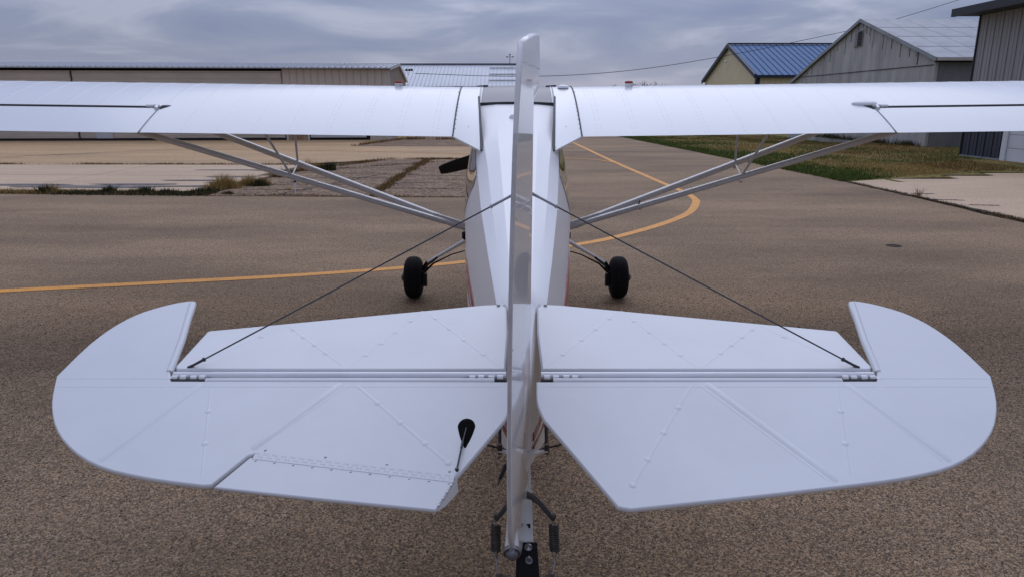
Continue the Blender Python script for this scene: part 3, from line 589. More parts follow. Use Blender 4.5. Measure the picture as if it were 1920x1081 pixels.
def grey_hangar():
    X, Y0, YA, Y1 = 18.16, 32.3, 39.5, 48.5; ev, ap, eb = 3.80, 6.05, 3.15; Lb = 22
    b = thing('hangar', 'weathered grey metal hangar with a louvred gable vent behind the right wing', 'hangar', (X, 0, 0))
    top = lambda y: ev + (ap - ev) * (y - Y0) / (YA - Y0) if y < YA else ap + (eb - ap) * (y - YA) / (Y1 - YA)
    seam = 3.5; base = -.5
    q = MB(); q.box(.15, Lb, Y0 + .15, Y1 - .2, base, 3.0); q.build('inner_wall', 'gap', b)
    # lower sheets and upper sheets of the gable wall
    n = 14; w = (Y1 - Y0) / n
    for k in range(n):
        a, c = Y0 + k * w, Y0 + (k + 1) * w - .004; o = -.004 * (k % 3)
        t = lambda y: min(seam - .008, top(y) - .05)
        q = MB(); q.loft([[(o, a, base), (o, c, base), (o, c, t(c)), (o, a, t(a))], [(.05, a, base), (.05, c, base), (.05, c, t(c)), (.05, a, t(a))]], False); q.build('wall_sheet', 'greywall', b)
        if top(a) > seam + .1 or top(c) > seam + .1:
            t0, t1 = max(seam + .01, top(a) - .04), max(seam + .01, top(c) - .04)
            mids = [(o - .014, YA, ap - .04)] if a < YA < c else []
            ring = [(o - .014, a, seam), (o - .014, c, seam), (o - .014, c, t1)] + mids + [(o - .014, a, t0)]
            q = MB(); q.loft([ring, [(p[0] + .05, p[1], p[2]) for p in ring]], False); q.build('wall_sheet', 'greywall', b)
    q = MB(); q.box(-.03, .0, Y0 + .1, Y1 - .6, seam - .03, seam + .004); q.build('seam_batten', 'charcoaltrim', b)
    # vertical seams / rust streaks as narrow strips of real stain
    for k in range(26):
        y = Y0 + .6 + random.random() * (Y1 - Y0 - 3); t = top(y) - .1; l = random.uniform(.2, 1.0); z0 = max(seam + .05, t - l)
        q = MB(); q.box(-.029 - .0005 * k, -.0275 - .0005 * k, y, y + random.uniform(.015, .05), z0, t); q.build('stain_streak', 'stain', b)
    # vent
    yv = YA + .15
    q = MB(); q.box(-.06, -.02, yv - .45, yv + .45, 4.75, 5.55); vf = q.build('gable_vent', 'greyside', b)
    for k in range(8): q = MB(); q.box(-.1, -.062, yv - .38, yv + .02, 4.8 + k * .09, 4.8 + k * .09 + .05); q.build('louvre', 'gap', vf)
    for k in range(8): q = MB(); q.box(-.1, -.062, yv + .04, yv + .40, 4.8 + k * .09, 4.8 + k * .09 + .05); q.build('louvre', 'oldroof', vf)
    # corrugated side wall facing the camera
    n = int(Lb / .0225); v = []; 
    for k in range(n + 1):
        x = k * .0225; y = Y0 - .02 * math.sin(k * math.pi / 2.0 + .4); v += [(x, y, base), (x, y, ev - .02)]
    q = MB(); q.add(v, [(2 * k, 2 * k + 2, 2 * k + 3, 2 * k + 1) for k in range(n)], True); q.build('corrugated_wall', 'greyside', b, kind='stuff')
    q = MB(); q.box(-.03, .1, Y0 - .06, Y0 + .0, base, ev - .05); q.build('corner_trim', 'greywall', b)
    # roof: sheets in three courses
    rf = MB(); rf.loft([[(-.12, Y0 - .25, ev - .06), (-.12, YA, ap + .03), (-.12, Y1 + .2, eb), (-.12, Y1 + .2, eb - .05), (-.12, YA, ap - .03), (-.12, Y0 - .25, ev - .12)], [(Lb, Y0 - .25, ev - .06), (Lb, YA, ap + .03), (Lb, Y1 + .2, eb), (Lb, Y1 + .2, eb - .05), (Lb, YA, ap - .03), (Lb, Y0 - .25, ev - .12)]], False); rf = rf.build('roof', 'oldroof', b)
    n = Vector((0, -(ap - ev + .09), YA - Y0 + .25)).normalized()
    for c in range(4):
        t0, t1 = c / 4, (c + 1) / 4 + .012
        P = lambda x, t, h: Vector((x, Y0 - .25 + (YA - Y0 + .25) * t, ev - .06 + (ap - ev + .09) * t)) + n * h
        mbp = MB(); h = .020 - .0015 * c; w = 1.15
        mbp.loft([[P(0, t0 + .002, .004), P(w - .02, t0 + .002, .004), P(w - .02, t1, .004), P(0, t1, .004)], [P(0, t0 + .002, h + .014), P(w - .02, t0 + .002, h + .014), P(w - .02, t1, h), P(0, t1, h)]], False)
        me = mbp.mesh('roof_sheet', MT['oldroof'])
        for k in range(19): link('roof_sheet', me, rf, (-.1 + w * k, 0, random.uniform(-.001, .003)))
    q = MB()
    for (ya, za, yb, zb) in ((Y0 - .27, ev - .06, YA, ap + .03), (Y1 + .2, eb, YA, ap + .03)):
        q.loft([[(-.17, ya, za - .12), (-.122, ya, za - .12), (-.122, ya, za + .05), (-.17, ya, za + .05)], [(-.17, yb, zb - .12), (-.122, yb, zb - .12), (-.122, yb, zb + .05), (-.17, yb, zb + .05)]], False)
    q.build('rake_trim', 'oldroof', b)
    q = MB(); q.box(-.1, Lb, Y0 - .34, Y0 - .252, ev - .16, ev - .04); q.build('eave_lip', 'beige_old', b)
    q = MB(); q.box(-.08, Lb, Y0 - .25, Y0 - .03, ev - .22, ev - .15); q.build('soffit', 'gap', b)
    # dull mossy area where a lean-to flashing rises from the roof
    q = MB(); P = lambda x, t, h: Vector((x, Y0 - .25 + (YA - Y0 + .25) * t, ev - .06 + (ap - ev + .09) * t)) + n * h
    q.add([P(6.4, .70, .035), P(8.6, .70, .035), P(8.6, .52, .035)], [(0, 1, 2)]); q.build('roof_patch', 'drybrown', b)
grey_hangar()

def dark_building():
    X, Yf, Yn, ev = 16.4, 26.7, 12.0, 4.95
    b = thing('building', 'tall charcoal metal building with deep eaves at the right edge', 'building', (X, 0, 0))
    q = MB(); q.box(.12, 12, Yn, Yf - .1, 0, ev - .1); q.build('inner_wall', 'gap', b)
    w = .42; k = 0; y = Yf
    lower, upper = 1.45, ev
    while y - w > Yn:
        y -= w
        door = y < 24.45 and y > 18.0
        for (z0, z1, mt) in ((0.08, 1.55, 'charcoal'), (1.556, ev - .08, 'slate')):
            if door and z0 < 1: continue
            zz0 = 2.4 if (door and z0 > 1) else z0
            q = MB(); q.box(-.0, .04, y + .004, y + w, zz0, z1); q.box(-.03, 0, y + .004, y + .04, zz0, z1); q.box(-.012, 0, y + .2, y + .24, zz0, z1); q.build('siding_panel', mt, b)
    # far end corner and end wall
    q = MB(); q.box(-.05, .1, Yf, Yf + .05, 0, ev - .05); q.build('corner_trim', 'charcoaltrim', b)
    q = MB(); q.box(.1, 12, Yf, Yf + .03, 0, ev - .05); q.build('end_wall', 'slate', b)
    q = MB(); q.box(-.06, .02, 24.5, Yf, 0, .07); q.build('base_trim', 'oldroof', b)
    # white overhead door with trim
    q = MB(); q.box(-.05, .03, 24.25, 24.5, 0, 2.4); q.box(-.05, .03, 18.0, 18.25, 0, 2.4); q.box(-.05, .03, 18.25, 24.25, 2.2, 2.4); dr = q.build('door_frame', 'whitetrim', b)
    for i in range(5): q = MB(); q.box(.0, .05, 18.26, 24.24, .01 + i * .437, .01 + i * .437 + .425); q.build('door_panel', 'whitetrim', dr)
    # roof with deep eave
    q = MB(); ov = .74
    y1 = Yf + .35
    q.loft([[(-ov, Yn, ev - .06), (12.5, Yn, ev + 3.0), (12.5, Yn, ev + 3.2), (-ov, Yn, ev + .12)], [(-ov, y1, ev - .06), (12.5, y1, ev + 3.0), (12.5, y1, ev + 3.2), (-ov, y1, ev + .12)]], False); q.build('roof', 'charcoaltrim', b)
    q = MB(); q.box(-ov - .12, -ov - .002, Yn, y1 + .03, ev - .12, ev + .14); q.build('gutter', 'charcoaltrim', b)
    q = MB(); q.box(-ov, .1, Yn, y1 - .02, ev - .1, ev - .07); q.build('soffit', 'charcoaltrim', b)
dark_building()

# power line, one sagging span
mb = MB()
from math import atan2
def unproj(x, y, Yd):
    th = R(14.34); r = Vector(((x - 960) / 1350, math.cos(th) + (540.5 - y) / 1350 * math.sin(th), -math.sin(th) + (540.5 - y) / 1350 * math.cos(th)))
    t = Yd / r.y; return Vector((0, 0, 1.85)) + r * t
WP = [(778, 138, 44), (960, 143.5, 45), (1100, 139.5, 46), (1240, 125, 47.5), (1400, 97.5, 49), (1500, 77, 50), (1590, 58, 51), (1680, 36, 52), (1795, 1, 53), (1900, -34, 54)]
WPts = [tuple(unproj(*p)) for p in WP]
def catm3(P, n=6):
    P = [Vector(p) for p in P]; o = []
    for i in range(len(P) - 1):
        p0, p1, p2, p3 = P[max(i - 1, 0)], P[i], P[i + 1], P[min(i + 2, len(P) - 1)]
        for k in range(n):
            t = k / n; o.append(.5 * ((2 * p1) + (p2 - p0) * t + (2 * p0 - 5 * p1 + 4 * p2 - p3) * t * t + (3 * p1 - p0 - 3 * p2 + p3) * t ** 3))
    o.append(P[-1]); return o
mb.tube(catm3(WPts), .019, 6); tag(mb.build('power_line', 'cable'), 'thin sagging overhead cable crossing the sky to the right', 'cable')

# bare trees far off
def bare_tree(x, y, h, seed, label):
    rr = random.Random(seed); b = thing('bare_tree', label, 'tree', (x, y, 0), 0, 'bare trees on the horizon')
    tr = MB(); cr = MB()
    def br(mbx, p, d, l, r, depth):
        q = p + d * l; m_ = p + d * l * .5 + Vector((rr.uniform(-1, 1), rr.uniform(-1, 1), 0)) * l * .05
        mbx.tube([p, m_, q], [r, r * .8, r * .6], 5, cap=False)
        if depth == 0: return
        for _ in range(rr.choice((3, 4))):
            nd = (d + Vector((rr.uniform(-.75, .75), rr.uniform(-.75, .75), rr.uniform(-.1, .5)))).normalized()
            br(cr, p + d * l * rr.uniform(.45, 1), nd, l * rr.uniform(.5, .75), max(r * .5, .035), depth - 1)
    br(tr, Vector((0, 0, 0)), Vector((rr.uniform(-.1, .1), 0, 1)).normalized(), h * .42, h * .018, 4)
    tr.build('trunk', 'wood', b); cr.build('crown', 'wood', b)
for k, (px, top, Yd, lb) in enumerate([(1146, 147, 210, 'tallest bare tree on the horizon right of the tail fin'), (1108, 156, 260, 'small bare tree left of the tallest one on the horizon'), (1186, 157, 240, 'bare treetop hidden behind the right fuel cap'), (1213, 156, 250, 'bare tree just right of the right fuel cap'), (1236, 155, 240, 'bare tree between the right fuel cap and the tan hangar'), (1248, 157, 255, 'bare tree nearest to the tan hangar'), (1128, 160, 260, 'lowest bare tree left of the tallest one'), (1200, 158, 270, 'thin bare tree close behind the right fuel cap')]):
    P = unproj(px, top, Yd); bare_tree(P.x, P.y, P.z * 1.12, 30 + k, lb)

# ------------------------------------------------------------------ AEROPLANE
AX, AY = .040, 6.885
air = thing('airplane', 'white high wing tailwheel airplane with V wing struts parked on the asphalt, seen from behind', 'airplane', (AX, AY, 0))
LOC = lambda p: (p[0], p[1] - AY, p[2])          # x already about the centre line
class AB(MB):
    def build(s, *a, **k):
        if not getattr(s, 'done', False): s.v = [LOC(p) for p in s.v]; s.done = True
        return super().build(*a, **k)
CH, INC, TEY, TEZ = 1.52, R(12), 5.50, 1.614
ci, si = math.cos(INC), math.sin(INC)
LEY, LEZ = TEY + CH * ci, TEZ + CH * si
def foil(x, side):
    m, p, t = .04, .4, .12
    yt = 5 * t * (.2969 * math.sqrt(max(x, 0)) - .126 * x - .3516 * x * x + .2843 * x ** 3 - .1036 * x ** 4)
    yc = m / p ** 2 * (2 * p * x - x * x) if x < p else m / (1 - p) ** 2 * ((1 - 2 * p) + 2 * p * x - x * x)
    return yc + yt if side > 0 else (yc - yt) * .55 if yc - yt < 0 else (yc - yt)
DH = math.tan(R(.75))
def wp(u, x, side=1, h=0.0, sg=1):
    n = foil(x, side) * CH + h; d = x * CH
    return (sg * u, LEY - d * ci - n * si, LEZ - d * si + n * ci + (u - .483) * DH)
def loopf(u, sg, xa, xb, n=22):
    up = [wp(u, xa + (xb - xa) * (.5 - .5 * math.cos(math.pi * k / n)) if xa == 0 else xa + (xb - xa) * k / n, 1, 0, sg) for k in range(n + 1)]
    lo = [wp(u, xa + (xb - xa) * (.5 - .5 * math.cos(math.pi * k / n)) if xa == 0 else xa + (xb - xa) * k / n, -1, 0, sg) for k in range(n + 1)]
    return up + lo[::-1][1 if xb == 1 else 0:-1 if xa == 0 else None]
AIL = 2.83
for sg in (-1, 1):
    q = AB(); us = [.483, 1.0, 1.6, 2.2, AIL - .006]
    q.loft([loopf(u, sg, 0, 1) for u in us], True, True)
    us = [AIL - .006, 3.4, 4.0, 4.6, 5.0, 5.12]
    q.loft([loopf(u, sg, 0, .705) for u in us], True, False)
    wing = q.build('wing', 'paint', air); wing.modifiers.new('edge', 'EDGE_SPLIT').split_angle = R(32)
    # aileron: nose rounded, slightly below the wing skin edge
    q = AB(); rings = []
    for u in (AIL + .012, 3.4, 4.0, 4.6, 4.95):
        up = [wp(u, x, 1, -.002, sg) for x in (.731, .77, .82, .9, 1.0)]; lo = [wp(u, x, -1, 0, sg) for x in (.96, .9, .82, .77, .745)]
        nose = [wp(u, .723, 1, -.020, sg), wp(u, .725, -1, .02, sg)]
        rings.append([nose[0]] + up + lo + [nose[1]])
    q.loft(rings, True, True); ail = q.build('aileron', 'paint', air); ail.modifiers.new('edge', 'EDGE_SPLIT').split_angle = R(32)
    # black strips paint the gap's shade over the aileron nose; hinge parts
    q = AB(); q.loft([[wp(u, .7035, 1, -.012, sg), wp(u, .7035, -1, .012, sg), wp(u, .7065, -1, .012, sg), wp(u, .7065, 1, -.012, sg)] for u in (AIL, 5.1)], False); q.loft([[wp(u, .7068, 1, -.020, sg), wp(u, .728, 1, -.024, sg), wp(u, .728, 1, -.034, sg), wp(u, .7068, 1, -.034, sg)] for u in (AIL, 5.1)], False); q.loft([[wp(u, .7070, 1, -.003, sg), wp(u, .7215, 1, -.0045, sg), wp(u, .7215, 1, -.008, sg), wp(u, .7070, 1, -.008, sg)] for u in (AIL + .1, 5.1)], False); q.build('gap_web_shade', 'gap', wing)
    q = AB(); q.loft([[wp(u, .690, 1, -.0, sg), wp(u, .692, 1, .0015, sg), wp(u, .708, 1, .0015, sg), wp(u, .708, 1, -.001, sg)] for u in (AIL + .17, 5.1)], False); q.build('trailing_skin', 'paint', wing)
    q = AB(); a = wp(AIL + .02, .722, 1, .004, sg); q.tube([wp(AIL + .10, .70, 1, -.01, sg), wp(AIL + .03, .715, 1, .008, sg), wp(AIL + .02, .75, 1, .006, sg)], .014, 8); q.tube([wp(AIL + .02, .708, 1, 0, sg), wp(AIL + .12, .708, 1, 0, sg)], .013, 8); q.build('aileron_hinge', 'paint', wing)
    q = AB(); q.add([wp(AIL + .0, .700, 1, .003, sg), wp(AIL - .075, .700, 1, .003, sg), wp(AIL - .008, .755, 1, .003, sg)], [(0, 1, 2)]); q.build('hinge_slot', 'gap', wing)
    q = AB(); 
    q.loft([[wp(AIL - .001, x, 1, -.001, sg), wp(AIL + .009, x, 1, -.006, sg), wp(AIL + .009, x, 1, -.03, sg), wp(AIL - .001, x, 1, -.03, sg)] for x in (.72, .8, .9, .97)], False); q.build('gap_shadow', 'strut', wing)
    if sg > 0:
        q = AB(); c = Vector(wp(AIL - .045, .675, 1, 0)); nrm = Vector((0, -si - .25, ci)).normalized(); rings = []
        for h, s_ in ((-.004, 1), (.008, .96), (.017, .75), (.022, .4), (.0235, .03)):
            rings.append([c + Vector((1, 0, 0)) * .105 * s_ * math.cos(t) + Vector((0, .94, .34)) * .045 * s_ * math.sin(t) + nrm * h for t in [2 * math.pi * k / 24 for k in range(24)]])
        q.loft(rings, True, True); q.build('aileron_fairing', 'paint', wing, label='small oval blister fairing')
    # rib tapes following the skin
    def tape(w_, h_, x0, x1):
        q = AB(); rings = []
        for k in range(19):
            x = x0 + (x1 - x0) * (k / 18) ** 1.5
            rings.append([wp(.483 - w_ / 2, x, 1, -.001, 1), wp(.483 - w_ / 2 + .003, x, 1, h_, 1), wp(.483 + w_ / 2 - .003, x, 1, h_, 1), wp(.483 + w_ / 2, x, 1, -.001, 1)])
        q.loft(rings, False, True); q.v = [LOC(p) for p in q.v]; return q.mesh('rib_tape', MT['paint'])
    if sg == -1: tA, tB = tape(.030, .00045, .02, .97), tape(.030, .0006, .02, .69)
    for k in range(17):
        u = .64 + .27 * k
        if u > 5: break
        if u < 1.5: continue
        o = link('rib_tape', tA if u < AIL - .05 else tB, wing, (sg * (u) - .483, 0, (u - .483) * DH))
    # aileron ribs (diagonal tapes)
    for k in range(7):
        u = AIL + .22 + .30 * k; u2 = u + (.13 if k % 2 else -.13)
        q = AB(); q.loft([[wp(u + (u2 - u) * t - .008, .74 + .23 * t, 1, -.004, sg), wp(u + (u2 - u) * t, .74 + .23 * t, 1, -.0034, sg), wp(u + (u2 - u) * t + .008, .74 + .23 * t, 1, -.004, sg)] for t in (0, .5, 1)], True); q.build('rib', 'paint', ail)
    # rivets
    q = AB()
    def rivet(u, x, r=.0075):
        c = Vector(wp(u, x, 1, 0, sg)); a = Vector(wp(u, x + .01, 1, 0, sg)) - c; a.normalize(); b = Vector((sg, 0, DH)).normalized(); n = a.cross(b).normalized(); n = n if n.z > 0 else -n
        ring = [c + (a * math.cos(t) + b * math.sin(t)) * r - n * .0005 for t in [k * math.pi / 3 for k in range(6)]]
        ring2 = [c + (a * math.cos(t) + b * math.sin(t)) * r * .55 + n * .0012 for t in [k * math.pi / 3 for k in range(6)]]
        q.loft([ring, ring2], True, True)
    for k in range(17):
        u = .64 + .27 * k
        if u > 5: break
        for j in range(20):
            x = .14 + j * .043 + .006 * math.sin(k * 7 + j * 3)
            if u > AIL and x > .68: break
            rivet(u, x)
            if k < 4: rivet(u - .035, x + .01); 
            if k < 3 and j < 9: rivet(u - .065, x)
    for k in range(26): rivet(AIL + .12 + k * .088, .665, .006)
    for k in range(3): rivet(3.45 + .6 * k, .69, .005)
    q.build('rivets', 'strut' if False else 'paint', wing, kind='stuff')
    # fuel cap
    uc, xc = .99 if sg > 0 else 1.04, .24
    c = wp(uc, xc, 1, 0, sg)
    q = AB(); q.lathe((c[0], c[1], c[2] - .02), (0, 0, 1), [(0, .036), (.03, .033), (.045, .032), (.047, .034)], 24); fc = q.build('fuel_cap', 'paint', wing)
    q = AB(); q.lathe((c[0], c[1], c[2] + .028), (0, 0, 1), [(0, .035), (.010, .036), (.018, .032), (.020, .01)], 24); q.build('cap_lid', 'redcap', fc)
    q = AB(); q.tube([(c[0] + .02 * sg, c[1] - .03, c[2] + .012), (c[0] + .09 , c[1] - .03, c[2] + .013)], .003, 6); q.build('vent_tube', 'steel', fc)
    # small dark vent slit near the leading edge further out
    uv = 3.42; q = AB(); q.loft([[wp(uv + d, x, 1, .002, sg), wp(uv + d, x, 1, .007 * (1 - abs(d) / .085), sg), wp(uv + d, x + .006, 1, .002, sg)] for d in (-.08, 0, .08) for x in (.2,)], False); q.build('leading_vent', 'darksteel', wing)
    # wing root fairing
    inner = lambda s_: (.315 if s_ < .5 else .315 - .062 * (s_ - .5) / .5)
    def rf(s_, v):
        O = Vector(wp(.483, .02 + .98 * s_, 1, .003, sg))
        if s_ < .5: I = Vector(wp(inner(s_), .02 + .98 * s_, 1, .003, sg))
        else:
            a = Vector(wp(.315, .51, 1, .003, sg)); t = (s_ - .5) / .5
            e_ = Vector((sg * .253, 5.10, 1.534)); I = a.lerp(e_, t) + Vector((0, 0, .03 * math.sin(math.pi * t)))
        return O.lerp(I, v)
    q = AB(); q.grid(lambda s_, v: rf(s_, v), 24, 6, True); q.grid(lambda s_, v: rf(s_, v) - Vector((0, 0, .012)), 24, 6, True)
    e0 = [rf(1, v / 6) for v in range(7)]; q.loft([e0, [p - Vector((0, 0, .012)) for p in e0]], False, False, False); q.build('root_fairing', 'paint', air)
    q = AB(); q.tube([rf(k / 24, 0) + Vector((0, 0, .001)) for k in range(25)], .0062, 6); q.build('root_seal', 'seal', air)
    q = AB(); q.tube([rf(.5 + k / 48, 1) + Vector((0, 0, .003)) for k in range(25)], .0085, 6); q.build('root_seal', 'seal', air)
    q = AB()
    for k in range(7): 
        p = rf(.62 + k * .05, .05); q.lathe(p, (0, -.3, 1), [(-.001, .005), (.003, .0035)], 8)
    p = rf(.86, .55); q.lathe(p, (0, -.3, 1), [(-.001, .005), (.003, .0035)], 8); p = rf(.985, .95); q.lathe(p, (0, -.3, 1), [(-.001, .005), (.003, .0035)], 8)
    q.build('screws', 'steel', air, kind='stuff')
    # ---- struts
    B = Vector((sg * .39, 6.7, .70)); TF = Vector((sg * 3.36, 6.69, 1.845)); TR = Vector((sg * 3.36, 6.02, 1.715))
    for T, w_, fl in ((TF, .042, .62), (TR, .040, .62)):
        q = AB(); d = T - B; rr = [w_ * .5, w_ * .6, w_, w_, w_, w_ * .8]
        q.tube([B, B + d * .03, B + d * .10, B + d * .5, B + d * .95, T], rr, 18, flat=fl, up=(.0, -.2, 1)); q.build('wing_strut', 'strut', air)
    q = AB(); q.tube([B - Vector((sg * .03, 0, 0)), B + (TF - B) * .06 - Vector((0, .03, 0)), B + (TF - B) * .13 - Vector((0, .05, 0))], [.03, .043, .03], 12, flat=.7, up=(0, 1, 0)); q.build('strut_cuff', 'strut', air)
    pF = B.lerp(TF, .545); pR = B.lerp(TR, .53)
    q = AB(); q.tube([pF, pF + Vector((sg * .0, -.02, .25)), Vector((sg * 2.02, 6.45, 1.80))], .0105, 8); q.tube([pR, Vector((sg * 2.14, 6.06, 1.735))], .0105, 8); q.tube([pF, pR], .007, 8)
    q.lathe(pR - Vector((0, 0, .035)), (0, 0, -1), [(0, .02), (.02, .012)], 8); q.lathe(pF - Vector((0, 0, .03)), (0, 0, -1), [(0, .02), (.02, .012)], 8); q.build('jury_strut', 'strut', air)
    # black tie between the two struts on the right only
    if sg > 0:
        a = B.lerp(TF, .255); b_ = B.lerp(TR, .245); q = AB(); q.tube([a + Vector((0, 0, .01)), a.lerp(b_, .5) - Vector((0, .02, .015)), b_], .005, 6); q.tube([b_ + Vector((-.006, 0, .03)), b_ + Vector((.004, -.025, -.025))], .009, 6); q.build('strut_tie', 'black', air)
    # ---- landing gear
    wc = Vector((sg * 1.005, 6.885, .204))
    top_ = Vector((sg * .36, 6.72, .67)); bot = Vector((sg * .86, 6.86, .36))
    q = AB(); q.tube([top_, top_.lerp(bot, .3), top_.lerp(bot, .75), bot], [.026, .028, .022, .017], 14, flat=.7, up=(0, 0, 1)); q.build('gear_leg', 'paint', air)
    q = AB(); q.tube([Vector((sg * .36, 6.60, .56)), Vector((sg * .62, 6.74, .46)), Vector((sg * .80, 6.80, .36)), Vector((sg * .89, 6.83, .27))], [.005, .006, .009, .014], 8); q.tube([Vector((sg * .76, 6.8, .42)), Vector((sg * .86, 6.80, .34)), Vector((sg * .905, 6.80, .25))], .010, 8); q.tube([bot, Vector((sg * .90, 6.88, .30)), wc], [.022, .022, .02], 10); q.build('brake_line', 'black', air)
    q = AB(); q.lathe(Vector((sg * .475, 6.66, .655)), (0, 0, -1), [(-.04, .02), (-.03, .035), (.02, .035), (.035, .02)], 14); q.build('gear_fitting', 'black', air)
    # wheel: tyre with tread grooves
    prof = []; Rw, Ww = .204, .088
    for k in range(25):
        t = -math.pi / 2 + math.pi * k / 24; x = Ww * math.sin(t) * 1.0; r = .10 + (Rw - .10) * max(math.cos(t), 0) ** .38
        prof.append((x, r))
    gp = []
    for x, r in prof:
        gp.append((x, r))
    gp2 = []
    for x in np.linspace(-Ww, Ww, 49):
        t = abs(x) / Ww; r = .10 + (Rw - .10) * max(1 - t ** 3.2, 0) ** .5
        if t < .8 and (int((x + Ww) / (2 * Ww) * 48 + .5) % 6) == 0: r -= .007
        gp2.append((x, r))
    q = AB(); q.lathe(wc, (1, 0, 0), gp2, 56, True); ty = q.build('wheel', 'rubber', air)
    q = AB(); q.lathe(wc, (1, 0, 0), [(-.075, .05), (-.075, .1), (.075, .1), (.075, .05)], 28); q.lathe(wc + Vector((sg * .06, 0, 0)), (sg, 0, 0), [(0, .04), (.05, .035), (.062, .015)], 16); q.build('rim', 'darksteel', ty)
    q = AB(); q.lathe(wc - Vector((sg * .075, 0, 0)), (-sg, 0, 0), [(0, .09), (.012, .09), (.016, .075), (.02, .04)], 24); q.box(*sorted((wc.x - sg * .10, wc.x - sg * .135)), wc.y - .09, wc.y - .02, wc.z - .07, wc.z + .05); q.build('brake_disc', 'black', ty)
    # stabiliser brace wires
    a = Vector((.012 + sg * .0, 2.45, 1.56)); e_ = Vector((sg * 1.165, 2.356, .964))
    a.x = sg * .02; d = (e_ - a).normalized(); Lw = (e_ - a).length
    q = AB(); q.tube([a, e_], .0027, 8); bw = q.build('brace_wire', 'cable', air)
    for c0, dd in ((a, d), (e_, -d)):
        l1 = .06 if c0 is e_ else .10
        q = AB(); q.tube([c0, c0 + dd * l1 * .4, c0 + dd * l1], [.0065, .0045, .005], 8); q.tube([c0 + dd * l1, c0 + dd * (l1 + .006)], .0075, 8); q.build('wire_fork', 'steel' if c0 is a else 'cable', bw)
    q = AB(); q.tube([Vector((sg * .06, 2.42, .62)), Vector((sg * 1.1, 2.37, .92))], .0036, 8); q.build('brace_wire', 'cable', air)

# fuselage
def fsec(Y, ridge, a, b, lg, mid, low, zb):
    h = [(0, ridge), a, b, lg, mid, low, (low[0] * .55, zb), (0, zb - .01)]
    R_ = [(u, Y, z) for u, z in h]; L_ = [(-u, Y, z) for u, z in h[1:-1]][::-1]
    return R_ + L_
S = []
dat = [  # Y, ridge, (a), (b), longeron, mid, low, zb
    (2.33, .965, (.012, .965), (.02, .96), (.024, .945), (.028, .80), (.024, .60), .575),
    (2.60, 1.02, (.025, 1.018), (.038, 1.01), (.048, .99), (.068, .85), (.095, .58), .55),
    (2.81, 1.075, (.036, 1.073), (.055, 1.05), (.060, 1.02), (.095, .87), (.120, .575), .545),
    (2.838, 1.085, (.038, 1.083), (.070, 1.062), (.098, 1.030), (.105, .87), (.126, .575), .545),
    (2.90, 1.105, (.042, 1.103), (.078, 1.085), (.108, 1.060), (.120, .88), (.146, .57), .54),
    (3.30, 1.200, (.058, 1.198), (.106, 1.172), (.148, 1.140), (.178, .92), (.208, .56), .53),
    (4.00, 1.362, (.088, 1.360), (.155, 1.325), (.212, 1.270), (.252, .98), (.278, .555), .52),
    (4.70, 1.525, (.118, 1.522), (.200, 1.475), (.262, 1.395), (.328, 1.03), (.340, .55), .51),
    (5.10, 1.610, (.135, 1.607), (.232, 1.560), (.284, 1.465), (.376, 1.05), (.366, .545), .50),
    (5.60, 1.715, (.15, 1.713), (.268, 1.675), (.312, 1.55), (.402, 1.10), (.370, .54), .49),
    (6.20, 1.842, (.17, 1.841), (.315, 1.828), (.345, 1.70), (.402, 1.15), (.372, .545), .49),
    (6.60, 1.90, (.17, 1.90), (.30, 1.89), (.36, 1.75), (.385, 1.18), (.378, .56), .50),
    (6.95, 1.88, (.17, 1.88), (.30, 1.86), (.36, 1.72), (.38, 1.2), (.375, .60), .54),
    (7.30, 1.62, (.17, 1.62), (.28, 1.60), (.35, 1.50), (.37, 1.2), (.35, .72), .66),
    (7.60, 1.55, (.16, 1.55), (.26, 1.52), (.32, 1.42), (.34, 1.2), (.30, .88), .82),
    (8.15, 1.50, (.13, 1.50), (.20, 1.47), (.26, 1.38), (.28, 1.25), (.22, 1.05), 1.0)]
q = AB(); q.loft([fsec(*d) for d in dat], True, True); fus = q.build('fuselage', 'skin', air)
mod = fus.modifiers.new('edge', 'EDGE_SPLIT'); mod.split_angle = R(13)
